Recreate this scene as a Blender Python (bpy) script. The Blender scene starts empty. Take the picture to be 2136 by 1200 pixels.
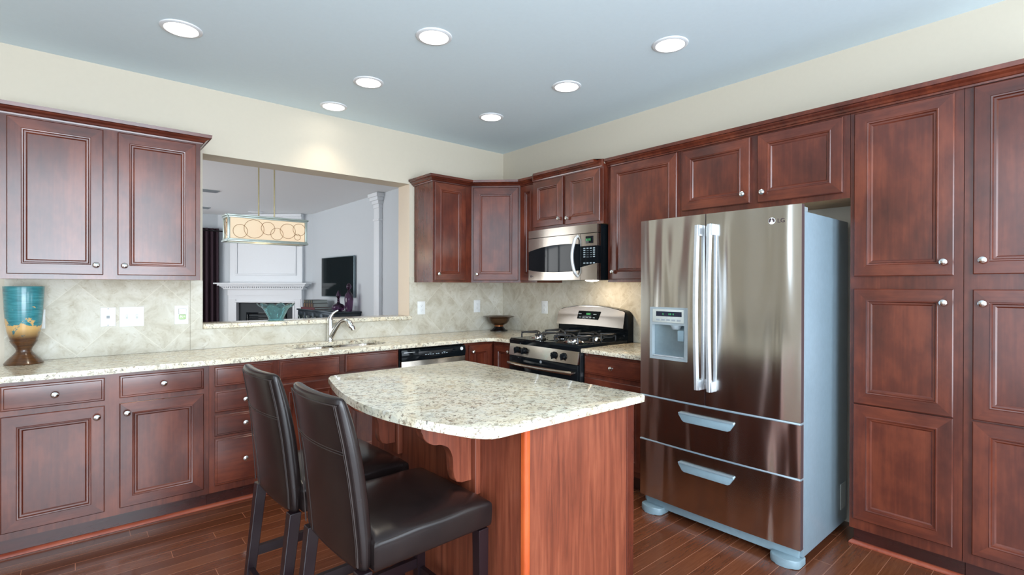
import bpy, bmesh, math, random
from mathutils import Vector, Matrix
PI = math.pi
random.seed(7)
sc = bpy.context.scene
C = sc.collection

# ------------------------------------------------------------------ camera
F_PX, YAW, PITCH, ROLL = 1058.795, 0.861742, -0.0026196, 0.0027095
CAM = Vector((-3.38695, -4.09478, 1.35905))
fw = Vector((math.cos(YAW) * math.cos(PITCH), math.sin(YAW) * math.cos(PITCH), math.sin(PITCH)))
rt = Vector((math.sin(YAW), -math.cos(YAW), 0))
up = rt.cross(fw)
r2 = rt * math.cos(ROLL) + up * math.sin(ROLL)
u2 = up * math.cos(ROLL) - rt * math.sin(ROLL)
cam_d = bpy.data.cameras.new('camera')
cam = bpy.data.objects.new('camera', cam_d)
C.objects.link(cam)
cam.matrix_world = Matrix(((r2.x, u2.x, -fw.x, CAM.x), (r2.y, u2.y, -fw.y, CAM.y), (r2.z, u2.z, -fw.z, CAM.z), (0, 0, 0, 1)))
cam_d.sensor_width = 36.0
cam_d.sensor_fit = 'HORIZONTAL'
cam_d.lens = F_PX / 2136 * 36.0
cam_d.clip_start = 0.05
sc.camera = cam

# ------------------------------------------------------------------ colour management, world, daylight
vs = sc.view_settings
vs.view_transform = 'Standard'
vs.look = 'None'
vs.gamma = 1.0
vs.use_curve_mapping = False
vs.exposure = 0.0
world = bpy.data.worlds.new('world')
sc.world = world
world.use_nodes = True
bg = world.node_tree.nodes['Background']
bg.inputs['Color'].default_value = (0.72, 0.86, 1.0, 1)
bg.inputs['Strength'].default_value = 3.0


def area(name, loc, rot, sx, sy, power, col):
    d = bpy.data.lights.new(name, 'AREA')
    d.shape = 'RECTANGLE'
    d.size, d.size_y = sx, sy
    d.energy = power
    d.color = col
    o = bpy.data.objects.new(name, d)
    o.location = loc
    o.rotation_euler = rot
    C.objects.link(o)
    return o


DAY = (0.80, 0.90, 1.0)
# lamps added as daylight at unseen windows behind the photographer and to the left (just outside each opening)
area('unseen_window_lamp', (-3.35, -6.60, 1.15), (math.radians(90 + 45), 0, 0), 2.6, 2.2, 290, DAY)  # added lamp, tilted up so that it brightens the ceiling
area('unseen_window_lamp', (-0.80, -6.36, 1.45), (math.radians(90 + 10), 0, 0), 1.0, 2.1, 55, DAY)
area('unseen_window_lamp', (-3.35, -6.36, 3.05), (math.radians(90), 0, 0), 2.6, 2.3, 200, DAY)
area('unseen_window_lamp', (-6.00, -4.5, 1.15), (0, -math.radians(90 + 50), 0), 2.2, 3.0, 18, DAY)  # also tilted up towards the ceiling
area('unseen_window_lamp', (-5.76, -4.5, 3.05), (0, -math.radians(90), 0), 2.3, 3.0, 45, DAY)
# daylight through the windows of the room beyond the pass-through
area('unseen_window_lamp', (-5.85, 4.3, 1.4), (0, -math.radians(90 + 24), 0), 2.0, 3.6, 165, (1.0, 0.98, 0.95))


# ------------------------------------------------------------------ node materials
class NT:
    def __init__(self, name):
        self.m = bpy.data.materials.new(name)
        self.m.use_nodes = True
        self.t = self.m.node_tree
        self.b = self.t.nodes['Principled BSDF']

    def n(self, typ, **kw):
        nd = self.t.nodes.new(typ)
        for k, v in kw.items():
            if k.startswith('i_'):
                nd.inputs[k[2:].replace('_', ' ')].default_value = v
            else:
                setattr(nd, k, v)
        return nd

    def l(self, a, b):
        self.t.links.new(a, b)

    def set(self, **kw):
        for k, v in kw.items():
            s = self.b.inputs[k.replace('_', ' ')]
            if isinstance(v, bpy.types.NodeSocket):
                self.l(v, s)
            else:
                s.default_value = (*v, 1) if isinstance(v, tuple) and len(v) == 3 and s.type == 'RGBA' else v
        return self

    def math(self, op, a, b=None, c=None):
        nd = self.n('ShaderNodeMath', operation=op)
        for i, v in enumerate((a, b, c)):
            if v is None:
                continue
            if isinstance(v, (int, float)):
                nd.inputs[i].default_value = v
            else:
                self.l(v, nd.inputs[i])
        return nd.outputs[0]

    def coord(self, kind='Object', scale=(1, 1, 1), rot=(0, 0, 0), off=None):
        tc = self.n('ShaderNodeTexCoord')
        mp = self.n('ShaderNodeMapping')
        mp.inputs['Scale'].default_value = scale
        mp.inputs['Rotation'].default_value = rot
        self.l(tc.outputs[kind], mp.inputs['Vector'])
        if off:
            oi = self.n('ShaderNodeObjectInfo')
            mul = self.n('ShaderNodeVectorMath', operation='SCALE')
            cmb = self.n('ShaderNodeCombineXYZ')
            for i in range(3):
                self.l(oi.outputs['Random'], cmb.inputs[i])
            self.l(cmb.outputs[0], mul.inputs[0])
            mul.inputs['Scale'].default_value = off
            self.l(mul.outputs[0], mp.inputs['Location'])
        return mp.outputs[0]

    def noise(self, vec, scale, detail=3, rough=0.55, dist=0.0):
        nd = self.n('ShaderNodeTexNoise')
        nd.inputs['Scale'].default_value = scale
        nd.inputs['Detail'].default_value = detail
        nd.inputs['Roughness'].default_value = rough
        nd.inputs['Distortion'].default_value = dist
        self.l(vec, nd.inputs['Vector'])
        return nd.outputs['Fac']

    def ramp(self, fac, stops, interp='LINEAR'):
        nd = self.n('ShaderNodeValToRGB')
        cr = nd.color_ramp
        cr.interpolation = interp
        while len(cr.elements) < len(stops):
            cr.elements.new(0.5)
        for e, (p, c) in zip(cr.elements, stops):
            e.position = p
            e.color = (*c, 1) if len(c) == 3 else c
        self.l(fac, nd.inputs['Fac'])
        return nd.outputs['Color']

    def mix(self, fac, a, b, mode='MIX'):
        nd = self.n('ShaderNodeMix', data_type='RGBA', blend_type=mode)
        for s, v in ((nd.inputs['Factor'], fac), (nd.inputs['A'], a), (nd.inputs['B'], b)):
            if isinstance(v, bpy.types.NodeSocket):
                self.l(v, s)
            elif isinstance(v, (int, float)):
                s.default_value = v
            else:
                s.default_value = (*v, 1)
        return nd.outputs['Result']

    def bump(self, h, strength=0.1, dist=0.01):
        nd = self.n('ShaderNodeBump')
        nd.inputs['Strength'].default_value = strength
        nd.inputs['Distance'].default_value = dist
        self.l(h, nd.inputs['Height'])
        self.l(nd.outputs['Normal'], self.b.inputs['Normal'])


def srgb(r, g, b):
    f = lambda c: (c / 12.92 if c <= 0.04045 else ((c + 0.055) / 1.055) ** 2.4)
    return (f(r / 255), f(g / 255), f(b / 255))


def plain(name, col, rough=0.5, metal=0.0, var=0.04, **kw):
    t = NT(name)
    v = t.coord(off=3.0)
    n = t.noise(v, 40, 2)
    c = t.ramp(n, [(0.3, tuple(x * (1 - var) for x in col)), (0.7, tuple(min(1, x * (1 + var)) for x in col))])
    t.set(Base_Color=c, Roughness=rough, Metallic=metal, **kw)
    return t.m


M = {}


def wood(name, dark, mid, light, grain_axis='Z', rough=0.25, grain=0.3, mottle=0.8):
    t = NT(name)
    sc_ = {'Z': (22, 22, 1.2), 'X': (1.2, 22, 22)}[grain_axis]
    v1 = t.coord(scale=sc_, off=9.0)
    g = t.noise(v1, 2.2, 5, 0.6, 0.6)
    v2 = t.coord(scale=(1, 1, 0.55) if grain_axis == 'Z' else (0.55, 1, 1), off=5.0)
    m = t.noise(v2, 6.0, 4, 0.6)
    s = t.math('ADD', t.math('MULTIPLY', g, grain), t.math('MULTIPLY', m, mottle))
    s = t.math('DIVIDE', s, grain + mottle)
    c = t.ramp(s, [(0.31, dark), (0.5, mid), (0.69, light)])
    t.set(Base_Color=c, Roughness=rough, Specular_IOR_Level=0.5, Coat_Weight=0.3, Coat_Roughness=0.2)
    t.bump(g, 0.04, 0.002)
    return t.m


CH = [srgb(60, 25, 17), srgb(88, 39, 26), srgb(116, 56, 36)]
M['cherry'] = wood('cherry_wood', *CH)
M['cherry_h'] = wood('cherry_wood_cross_grain', *CH, grain_axis='X')
M['veneer'] = wood('cherry_veneer', srgb(88, 41, 27), srgb(122, 61, 41), srgb(148, 82, 57), grain=1.4, mottle=0.5, rough=0.4)
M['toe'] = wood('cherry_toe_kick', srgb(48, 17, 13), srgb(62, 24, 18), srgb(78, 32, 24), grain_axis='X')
M['interior'] = wood('maple_cabinet_underside', srgb(150, 110, 70), srgb(176, 136, 92), srgb(196, 158, 112), grain_axis='X', rough=0.5)


def mat_floor():
    t = NT('hardwood_floor')
    tc = t.n('ShaderNodeTexCoord')
    sep = t.n('ShaderNodeSeparateXYZ')
    t.l(tc.outputs['Object'], sep.inputs[0])
    PW, PL = 0.083, 0.95
    v = t.math('DIVIDE', sep.outputs['Y'], PW)
    row = t.math('FLOOR', v)
    wn = t.n('ShaderNodeTexWhiteNoise', noise_dimensions='1D')
    t.l(row, wn.inputs['W'])
    u = t.math('ADD', t.math('DIVIDE', sep.outputs['X'], PL), t.math('MULTIPLY', wn.outputs['Value'], 7.0))
    col = t.math('FLOOR', u)
    wn2 = t.n('ShaderNodeTexWhiteNoise', noise_dimensions='2D')
    cb = t.n('ShaderNodeCombineXYZ')
    t.l(row, cb.inputs[0])
    t.l(col, cb.inputs[1])
    t.l(cb.outputs[0], wn2.inputs['Vector'])
    fv = t.math('FRACT', v)
    fu = t.math('FRACT', u)
    dv = t.math('MINIMUM', fv, t.math('SUBTRACT', 1.0, fv))
    du = t.math('MINIMUM', fu, t.math('SUBTRACT', 1.0, fu))
    sv = t.math('LESS_THAN', dv, 0.016)
    su = t.math('LESS_THAN', du, 0.0016)
    seam = t.math('MAXIMUM', sv, su)
    # grain runs along the boards, shifted per board
    sh = t.n('ShaderNodeVectorMath', operation='SCALE')
    t.l(wn2.outputs['Color'], sh.inputs[0])
    sh.inputs['Scale'].default_value = 40.0
    ad = t.n('ShaderNodeVectorMath', operation='ADD')
    t.l(tc.outputs['Object'], ad.inputs[0])
    t.l(sh.outputs[0], ad.inputs[1])
    mp = t.n('ShaderNodeMapping')
    mp.inputs['Scale'].default_value = (3.0, 40, 1)
    t.l(ad.outputs[0], mp.inputs['Vector'])
    g = t.noise(mp.outputs[0], 2.0, 5, 0.65, 0.8)
    s = t.math('ADD', t.math('MULTIPLY', g, 0.72), t.math('MULTIPLY', wn2.outputs['Value'], 0.28))
    c = t.ramp(s, [(0.2, srgb(82, 42, 24)), (0.5, srgb(104, 57, 35)), (0.8, srgb(124, 74, 47))])
    c = t.mix(t.math('MULTIPLY', seam, 0.75), c, srgb(178, 120, 92))
    t.set(Base_Color=c, Roughness=t.math('ADD', 0.16, t.math('MULTIPLY', g, 0.12)), Coat_Weight=0.35, Coat_Roughness=0.08)
    t.bump(t.math('SUBTRACT', t.math('MULTIPLY', g, 0.3), t.math('MULTIPLY', seam, 0.3)), 0.08, 0.002)
    return t.m


M['floor'] = mat_floor()


def mat_granite():
    t = NT('speckled_granite')
    v = t.coord()
    v1 = t.coord(scale=(1, 1, 1), rot=(0.3, 0.5, 0.9))
    big = t.noise(v, 9, 5, 0.62, 0.5)
    c = t.ramp(big, [(0.3, srgb(214, 200, 172)), (0.47, srgb(236, 227, 204)), (0.6, srgb(226, 220, 200)), (0.75, srgb(196, 196, 184))])
    gold = t.noise(v1, 16, 4, 0.6)
    c = t.mix(t.math('MULTIPLY', t.ramp(gold, [(0.58, (0, 0, 0)), (0.72, (1, 1, 1))]), 0.6), c, srgb(196, 160, 112))
    gr = t.noise(v, 42, 4, 0.7, 0.6)
    c = t.mix(t.math('MULTIPLY', t.ramp(gr, [(0.52, (0, 0, 0)), (0.62, (1, 1, 1))]), 0.72), c, srgb(140, 130, 112))
    br = t.noise(v1, 55, 3, 0.7, 0.9)
    c = t.mix(t.math('MULTIPLY', t.ramp(br, [(0.58, (0, 0, 0)), (0.63, (1, 1, 1))]), 0.7), c, srgb(118, 86, 64))
    bk = t.noise(v, 78, 2, 0.6, 0.5)
    c = t.mix(t.math('MULTIPLY', t.ramp(bk, [(0.635, (0, 0, 0)), (0.665, (1, 1, 1))]), 0.8), c, srgb(46, 40, 42))
    wh = t.noise(v1, 30, 3, 0.6)
    c = t.mix(t.math('MULTIPLY', t.ramp(wh, [(0.58, (0, 0, 0)), (0.7, (1, 1, 1))]), 0.5), c, srgb(248, 246, 236))
    t.set(Base_Color=c, Roughness=0.12, Specular_IOR_Level=0.5)
    return t.m


M['granite'] = mat_granite()


def mat_tile(name, axis, a0, z0=0.929):
    t = NT(name)
    tc = t.n('ShaderNodeTexCoord')
    sep = t.n('ShaderNodeSeparateXYZ')
    t.l(tc.outputs['Object'], sep.inputs[0])
    a = t.math('SUBTRACT', sep.outputs[axis], a0)
    z = t.math('SUBTRACT', sep.outputs['Z'], z0)
    P = 0.437
    ids, grout = [], None
    for op in ('ADD', 'SUBTRACT'):
        u = t.math('DIVIDE', t.math(op, a, z), P)
        ids.append(t.math('FLOOR', u))
        fr = t.math('FRACT', u)
        d = t.math('MINIMUM', fr, t.math('SUBTRACT', 1.0, fr))
        g = t.math('LESS_THAN', d, 0.0065)
        grout = g if grout is None else t.math('MAXIMUM', grout, g)
    cb = t.n('ShaderNodeCombineXYZ')
    t.l(ids[0], cb.inputs[0])
    t.l(ids[1], cb.inputs[1])
    wn = t.n('ShaderNodeTexWhiteNoise', noise_dimensions='2D')
    t.l(cb.outputs[0], wn.inputs['Vector'])
    sh = t.n('ShaderNodeVectorMath', operation='SCALE')
    t.l(wn.outputs['Color'], sh.inputs[0])
    sh.inputs['Scale'].default_value = 9
    ad = t.n('ShaderNodeVectorMath', operation='ADD')
    t.l(tc.outputs['Object'], ad.inputs[0])
    t.l(sh.outputs[0], ad.inputs[1])
    n1 = t.noise(ad.outputs[0], 7, 7, 0.68, 0.7)
    n2 = t.noise(ad.outputs[0], 26, 5, 0.7, 1.2)
    c = t.ramp(n1, [(0.3, srgb(178, 169, 150)), (0.48, srgb(204, 199, 184)), (0.66, srgb(218, 215, 204))])
    c = t.mix(t.math('MULTIPLY', t.ramp(n2, [(0.56, (0, 0, 0)), (0.68, (1, 1, 1))]), 0.45), c, srgb(158, 142, 112))
    c = t.mix(t.math('MULTIPLY', wn.outputs['Value'], 0.18), c, srgb(190, 182, 160))
    c = t.mix(t.math('MULTIPLY', grout, 0.45), c, srgb(226, 221, 206))
    t.set(Base_Color=c, Roughness=0.5, Specular_IOR_Level=0.25)
    t.bump(t.math('SUBTRACT', t.math('MULTIPLY', n2, 0.35), grout), 0.15, 0.002)
    return t.m


M['tile_x'] = mat_tile('stone_tile_diamond_back', 'X', -3.386)
M['tile_y'] = mat_tile('stone_tile_diamond_right', 'Y', -0.386)


def mat_steel(name='brushed_steel', col=(0.60, 0.585, 0.56), rough=0.2, wav=0.8):
    t = NT(name)
    tg = t.n('ShaderNodeTangent', direction_type='RADIAL', axis='Z')
    t.l(tg.outputs[0], t.b.inputs['Tangent'])
    v2 = t.coord(scale=(1, 1, 0.12), off=4)
    wave = t.noise(v2, 7, 1, 0.4, 0.3)
    t.set(Base_Color=col, Metallic=1.0, Roughness=rough, Anisotropic=0.55, Anisotropic_Rotation=0.25)
    t.bump(wave, wav, 0.03)
    return t.m


M['steel'] = mat_steel()
M['steel_flat'] = mat_steel('satin_steel', (0.42, 0.375, 0.325), 0.24, 0.04)
M['handle'] = plain('satin_aluminium', (0.70, 0.74, 0.78), 0.38, 0.7)
M['chrome'] = plain('polished_chrome', (0.78, 0.78, 0.78), 0.09, 1.0)
M['nickel'] = plain('satin_nickel_knob', (0.74, 0.73, 0.71), 0.16, 1.0)
M['fridge_side'] = plain('silver_grey_paint', srgb(140, 160, 172), 0.3, 0.25)
M['gasket'] = plain('dark_gasket', srgb(72, 56, 58), 0.5)
M['seam_light'] = plain('silver_edge_trim', srgb(178, 196, 206), 0.3, 0.5)
M['grey_plastic'] = plain('grey_plastic', srgb(150, 160, 164), 0.38)
M['pale_plastic'] = plain('pale_grey_plastic', srgb(186, 190, 184), 0.4)
M['blue_plastic'] = plain('blue_grey_plastic', srgb(132, 154, 164), 0.35)
M['black'] = plain('gloss_black', (0.006, 0.008, 0.010), 0.05, Specular_IOR_Level=0.14)
M['black_satin'] = plain('satin_black_enamel', (0.012, 0.013, 0.015), 0.28)
M['iron'] = plain('cast_iron_grate', (0.03, 0.032, 0.036), 0.3, 0.3)
M['espresso'] = plain('espresso_painted_wood', srgb(30, 18, 22), 0.28)
M['white_plastic'] = plain('white_plastic', srgb(236, 238, 238), 0.35)
M['slot'] = plain('grey_slot', srgb(150, 156, 160), 0.5)
M['white_paint'] = plain('white_trim_paint', srgb(226, 229, 232), 0.45, var=0.008)
M['wall'] = plain('cream_wall_paint', srgb(203, 193, 175), 0.7, var=0.008)
M['jamb'] = plain('tan_jamb_paint', srgb(226, 208, 186), 0.7, var=0.008)
M['ceiling'] = plain('daylight_tinted_ceiling_paint', srgb(219, 236, 244), 0.8, var=0.008)  # the blue cast of cool daylight is put into this ceiling colour
M['ceiling_white'] = plain('off_white_ceiling_paint', srgb(232, 234, 234), 0.8, var=0.008)
M['wall_lilac'] = plain('cool_grey_wall_paint', srgb(198, 203, 207), 0.75, var=0.008)
M['tv_screen'] = plain('television_glass', (0.012, 0.018, 0.02), 0.06)
M['tv_frame'] = plain('grey_television_frame', srgb(120, 136, 142), 0.3, 0.4)
M['console'] = plain('black_console_wood', srgb(34, 44, 52), 0.25)
M['firebox'] = plain('dark_slate_firebox', srgb(26, 36, 42), 0.6)
M['curtain'] = plain('plum_curtain_fabric', srgb(54, 36, 46), 0.85)
M['rod'] = plain('black_rod', (0.02, 0.02, 0.022), 0.35, 0.5)
M['green_book'] = plain('dark_green_book_cloth', srgb(40, 52, 48), 0.5)
M['brown_book'] = plain('brown_leather_book', srgb(64, 40, 34), 0.45)
M['red_book'] = plain('dark_red_book_cloth', srgb(92, 26, 30), 0.5)
M['gold'] = plain('gold_stamping', srgb(190, 160, 100), 0.35, 0.7)
M['pages'] = plain('book_pages', srgb(170, 178, 174), 0.8)
M['pewter'] = plain('verdigris_pewter', srgb(172, 182, 174), 0.36, 0.45)
M['brass'] = plain('pale_brass', srgb(206, 192, 150), 0.3, 0.8)
M['ring'] = plain('bronze_ring', srgb(150, 112, 70), 0.4, 0.5)
M['display'] = plain('dark_display', srgb(16, 26, 46), 0.15)
M['key'] = plain('grey_keypad_print', srgb(150, 164, 172), 0.4)
M['bowl'] = plain('brown_bronze_glaze', srgb(74, 50, 30), 0.22, 0.3)
M['bowl_dark'] = plain('dark_bronze_foot', srgb(28, 26, 26), 0.25, 0.3)
M['copper'] = plain('copper_band', srgb(176, 110, 66), 0.3, 0.8)
M['bead'] = wood('orange_cherry_bead', srgb(150, 62, 28), srgb(178, 78, 36), srgb(196, 94, 46), rough=0.25)
M['shoe'] = wood('cherry_shoe_moulding', srgb(120, 52, 36), srgb(150, 72, 50), srgb(168, 88, 62), grain_axis='X', rough=0.25)


def emit(name, col, s):
    t = NT(name)
    t.set(Base_Color=col, Roughness=0.5, Emission_Color=col, Emission_Strength=s)
    return t.m


M['can_glow'] = emit('recessed_lamp_diffuser', (1.0, 0.96, 0.88), 9.0)
M['lens_glow'] = emit('cooktop_lamp_lens', (1.0, 0.95, 0.85), 6.0)
M['green_led'] = emit('green_display_digits', (0.04, 0.30, 0.09), 0.05)
M['recess'] = plain('satin_grey_recess', srgb(128, 146, 154), 0.35, 0.6)


def mat_shade():
    t = NT('lit_alabaster_shade')
    v = t.coord(off=1)
    n = t.noise(v, 5, 3)
    c = t.ramp(n, [(0.3, (1.0, 0.66, 0.38)), (0.7, (1.0, 0.80, 0.52))])
    t.set(Base_Color=(0.55, 0.46, 0.34), Roughness=0.5, Emission_Color=c, Emission_Strength=0.48)
    return t.m


M['shade'] = mat_shade()


def mat_leather():
    t = NT('dark_brown_leather')
    v = t.coord(off=3)
    vo = t.n('ShaderNodeTexVoronoi', feature='DISTANCE_TO_EDGE')
    vo.inputs['Scale'].default_value = 420
    t.l(v, vo.inputs['Vector'])
    n = t.noise(v, 9, 4, 0.6)
    c = t.ramp(n, [(0.3, srgb(24, 18, 18)), (0.7, srgb(33, 25, 24))])
    t.set(Base_Color=c, Roughness=0.25, Specular_IOR_Level=0.38)
    h = t.math('MINIMUM', vo.outputs['Distance'], 0.2)
    t.bump(h, 0.05, 0.002)
    return t.m


M['leather'] = mat_leather()
M['thread'] = plain('grey_brown_stitching', srgb(50, 42, 40), 0.5)


def mat_vase():
    t = NT('teal_and_gold_glaze')
    tc = t.n('ShaderNodeTexCoord')
    sep = t.n('ShaderNodeSeparateXYZ')
    t.l(tc.outputs['Object'], sep.inputs[0])
    z = sep.outputs['Z']
    v = t.coord()
    n = t.noise(v, 17, 4, 0.6, 0.4)
    n2 = t.noise(t.coord(scale=(1, 1, 9)), 14, 4, 0.6)
    teal = t.ramp(n2, [(0.3, srgb(34, 104, 114)), (0.6, srgb(56, 134, 142)), (0.8, srgb(96, 164, 164))])
    # gold patches thicken towards the stem
    k = t.math('ADD', n, t.math('MULTIPLY', t.math('SUBTRACT', 0.275, z), 1.6))
    mask = t.ramp(k, [(0.60, (0, 0, 0)), (0.62, (1, 1, 1))])
    c = t.mix(mask, teal, srgb(206, 166, 106))
    zz = t.ramp(t.math('MULTIPLY', z, 2.0), [(0.29, (0, 0, 0)), (0.40, (1, 1, 1))])
    brown = t.ramp(n2, [(0.3, srgb(52, 32, 20)), (0.7, srgb(98, 62, 34))])
    c = t.mix(zz, brown, c)
    t.set(Base_Color=c, Roughness=0.25, Coat_Weight=0.4, Coat_Roughness=0.1)
    return t.m


M['vase'] = mat_vase()


def mat_glass(name, col, rough=0.02):
    t = NT(name)
    v = t.coord()
    n = t.noise(v, 6, 2)
    c = t.ramp(n, [(0.3, tuple(x * 0.92 for x in col)), (0.7, col)])
    t.set(Base_Color=c, Roughness=rough, Transmission_Weight=0.92, IOR=1.4)
    return t.m


M['teal_glass'] = mat_glass('teal_glass', (0.50, 0.84, 0.87))
M['purple_glass'] = mat_glass('purple_glass', (0.12, 0.05, 0.12), 0.05)
M['green_gel'] = mat_glass('green_scented_oil', (0.80, 0.92, 0.66))


# ------------------------------------------------------------------ mesh helpers
def BM():
    return bmesh.new()


def box(bm, x0, x1, y0, y1, z0, z1, bev=0.0, seg=2, mi=0):
    vs_ = [bm.verts.new((x, y, z)) for x in (x0, x1) for y in (y0, y1) for z in (z0, z1)]
    fs = []
    for idx in ((0, 1, 3, 2), (4, 6, 7, 5), (0, 4, 5, 1), (2, 3, 7, 6), (0, 2, 6, 4), (1, 5, 7, 3)):
        f = bm.faces.new([vs_[i] for i in idx])
        f.material_index = mi
        fs.append(f)
    if bev > 0:
        es = list({e for f in fs for e in f.edges})
        bmesh.ops.bevel(bm, geom=es, offset=bev, segments=seg, affect='EDGES', profile=0.5)
    return bm


def lathe(bm, prof, seg=32, at=(0, 0, 0), mat=None, mi=0, sx=1.0, sy=1.0):
    """prof: (radius, height) from bottom to top, turned about Z; mat moves the result."""
    mat = mat or Matrix.Identity(4)
    rings = []
    for r, z in prof:
        if r < 1e-6:
            rings.append([bm.verts.new(mat @ Vector((at[0], at[1], at[2] + z)))])
        else:
            rings.append([bm.verts.new(mat @ Vector((at[0] + r * sx * math.cos(2 * PI * i / seg), at[1] + r * sy * math.sin(2 * PI * i / seg), at[2] + z))) for i in range(seg)])
    for a, b in zip(rings, rings[1:]):
        for i in range(seg):
            j = (i + 1) % seg
            if len(a) == 1 and len(b) == 1:
                continue
            if len(a) == 1:
                f = bm.faces.new((a[0], b[j], b[i]))
            elif len(b) == 1:
                f = bm.faces.new((a[i], a[j], b[0]))
            else:
                f = bm.faces.new((a[i], a[j], b[j], b[i]))
            f.material_index = mi
    return bm


def tube(bm, pts, r, seg=12, cap=True, mi=0):
    pts = [Vector(p) for p in pts]
    rs = r if isinstance(r, (list, tuple)) else [r] * len(pts)
    rings = []
    ref = None
    for i, p in enumerate(pts):
        d = (pts[min(i + 1, len(pts) - 1)] - pts[max(i - 1, 0)]).normalized()
        if ref is None:
            ref = Vector((0, 0, 1)) if abs(d.z) < 0.9 else Vector((1, 0, 0))
        s = d.cross(ref).normalized()
        ref = s.cross(d).normalized()
        rings.append([bm.verts.new(p + (s * math.cos(2 * PI * k / seg) + ref * math.sin(2 * PI * k / seg)) * rs[i]) for k in range(seg)])
    for a, b in zip(rings, rings[1:]):
        for k in range(seg):
            j = (k + 1) % seg
            f = bm.faces.new((a[k], a[j], b[j], b[k]))
            f.material_index = mi
    if cap:
        for q in (rings[0][::-1], rings[-1]):
            f = bm.faces.new(q)
            f.material_index = mi
    return bm


def ring_tube(bm, c, R, r, ax_u, ax_v, seg=40, ts=8):
    """closed torus in the plane of ax_u, ax_v"""
    c, ax_u, ax_v = Vector(c), Vector(ax_u), Vector(ax_v)
    w = ax_u.cross(ax_v)
    rings = []
    for i in range(seg):
        a = 2 * PI * i / seg
        d = ax_u * math.cos(a) + ax_v * math.sin(a)
        rings.append([bm.verts.new(c + d * (R + r * math.cos(2 * PI * k / ts)) + w * r * math.sin(2 * PI * k / ts)) for k in range(ts)])
    for i in range(seg):
        a, b = rings[i], rings[(i + 1) % seg]
        for k in range(ts):
            j = (k + 1) % ts
            bm.faces.new((a[k], a[j], b[j], b[k]))
    return bm


def prism(bm, poly, d0, d1, fmap, mi=0, bev=0.0, seg=2):
    """poly in 2-D, swept from depth d0 to d1; fmap(u, v, d) -> xyz"""
    a = [bm.verts.new(fmap(u, v, d0)) for u, v in poly]
    b = [bm.verts.new(fmap(u, v, d1)) for u, v in poly]
    n = len(poly)
    fs = [bm.faces.new(a[::-1]), bm.faces.new(b)]
    for i in range(n):
        j = (i + 1) % n
        fs.append(bm.faces.new((a[i], a[j], b[j], b[i])))
    for f in fs:
        f.material_index = mi
    if bev > 0:
        es = list({e for f in fs[:2] for e in f.edges})
        bmesh.ops.bevel(bm, geom=es, offset=bev, segments=seg, affect='EDGES', profile=0.5)
    return bm


def strip(bm, us, lo, hi, front, back, fmap, mi=0):
    """a slab between the curves lo(u) and hi(u); its front follows front(u); fmap(u, v, d)"""
    cols = []
    for u in us:
        cols.append([bm.verts.new(fmap(u, v, d)) for v, d in ((lo(u), front(u)), (hi(u), front(u)), (hi(u), back), (lo(u), back))])
    for a, b in zip(cols, cols[1:]):
        for k in range(4):
            j = (k + 1) % 4
            f = bm.faces.new((a[k], b[k], b[j], a[j]))
            f.material_index = mi
    for q in (cols[0], cols[-1][::-1]):
        f = bm.faces.new(q)
        f.material_index = mi
    return bm


def rings_panel(bm, w, h, prof, x0=0.0, z0=0.0, mh=0):
    """nested rectangles: prof = (inset, depth) from the back edge to the centre; front faces -Y; rails use slot mh"""
    loops = []
    for ins, dep in prof:
        loops.append([bm.verts.new((x0 + x, -dep, z0 + z)) for x, z in ((ins, ins), (w - ins, ins), (w - ins, h - ins), (ins, h - ins))])
    for a, b in zip(loops, loops[1:]):
        for k in range(4):
            j = (k + 1) % 4
            f = bm.faces.new((a[k], a[j], b[j], b[k]))
            f.material_index = mh if k in (0, 2) else 0
    bm.faces.new(loops[-1])
    bm.faces.new(loops[0][::-1])
    return bm


def obj(name, bm, mats, parent=None, loc=None, rot=None, smooth=35, sub=0):
    bmesh.ops.recalc_face_normals(bm, faces=bm.faces)
    me = bpy.data.meshes.new(name)
    bm.to_mesh(me)
    bm.free()
    for m in (mats if isinstance(mats, (list, tuple)) else [mats]):
        me.materials.append(M[m] if isinstance(m, str) else m)
    if smooth:
        me.polygons.foreach_set('use_smooth', [True] * len(me.polygons))
        me.set_sharp_from_angle(angle=math.radians(smooth))
    o = bpy.data.objects.new(name, me)
    C.objects.link(o)
    if parent is not None:
        o.parent = parent
    if loc is not None:
        o.location = loc
    if rot is not None:
        o.rotation_euler = rot
    if sub:
        md = o.modifiers.new('subdivision', 'SUBSURF')
        md.levels = md.render_levels = sub
    return o


def tag(o, label, cat, group=None):
    o['label'] = label
    o['category'] = cat
    if group:
        o['group'] = group
    return o


def thing(name, label, cat, loc=(0, 0, 0), rz=0.0, group=None):
    o = bpy.data.objects.new(name, None)
    o.empty_display_size = 0.1
    C.objects.link(o)
    o.location = loc
    o.rotation_euler = (0, 0, rz)
    return tag(o, label, cat, group)


def struct(name, bm, mats, smooth=0):
    o = obj(name, bm, mats, smooth=smooth)
    o['kind'] = 'structure'
    return o


def copy_tree(o, parent=None):
    c = o.copy()
    C.objects.link(c)
    if parent is not None:
        c.parent = parent
    for ch in list(o.children):
        copy_tree(ch, c)
    return c


def text_bm(body, size, depth):
    cu = bpy.data.curves.new('lettering', 'FONT')
    cu.body = body
    cu.size = size
    cu.extrude = depth
    cu.align_x = 'LEFT'
    to = bpy.data.objects.new('lettering', cu)
    C.objects.link(to)
    dg = bpy.context.evaluated_depsgraph_get()
    me = bpy.data.meshes.new_from_object(to.evaluated_get(dg))
    bm = BM()
    bm.from_mesh(me)
    bpy.data.objects.remove(to)
    bpy.data.curves.remove(cu)
    bpy.data.meshes.remove(me)
    return bm


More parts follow.
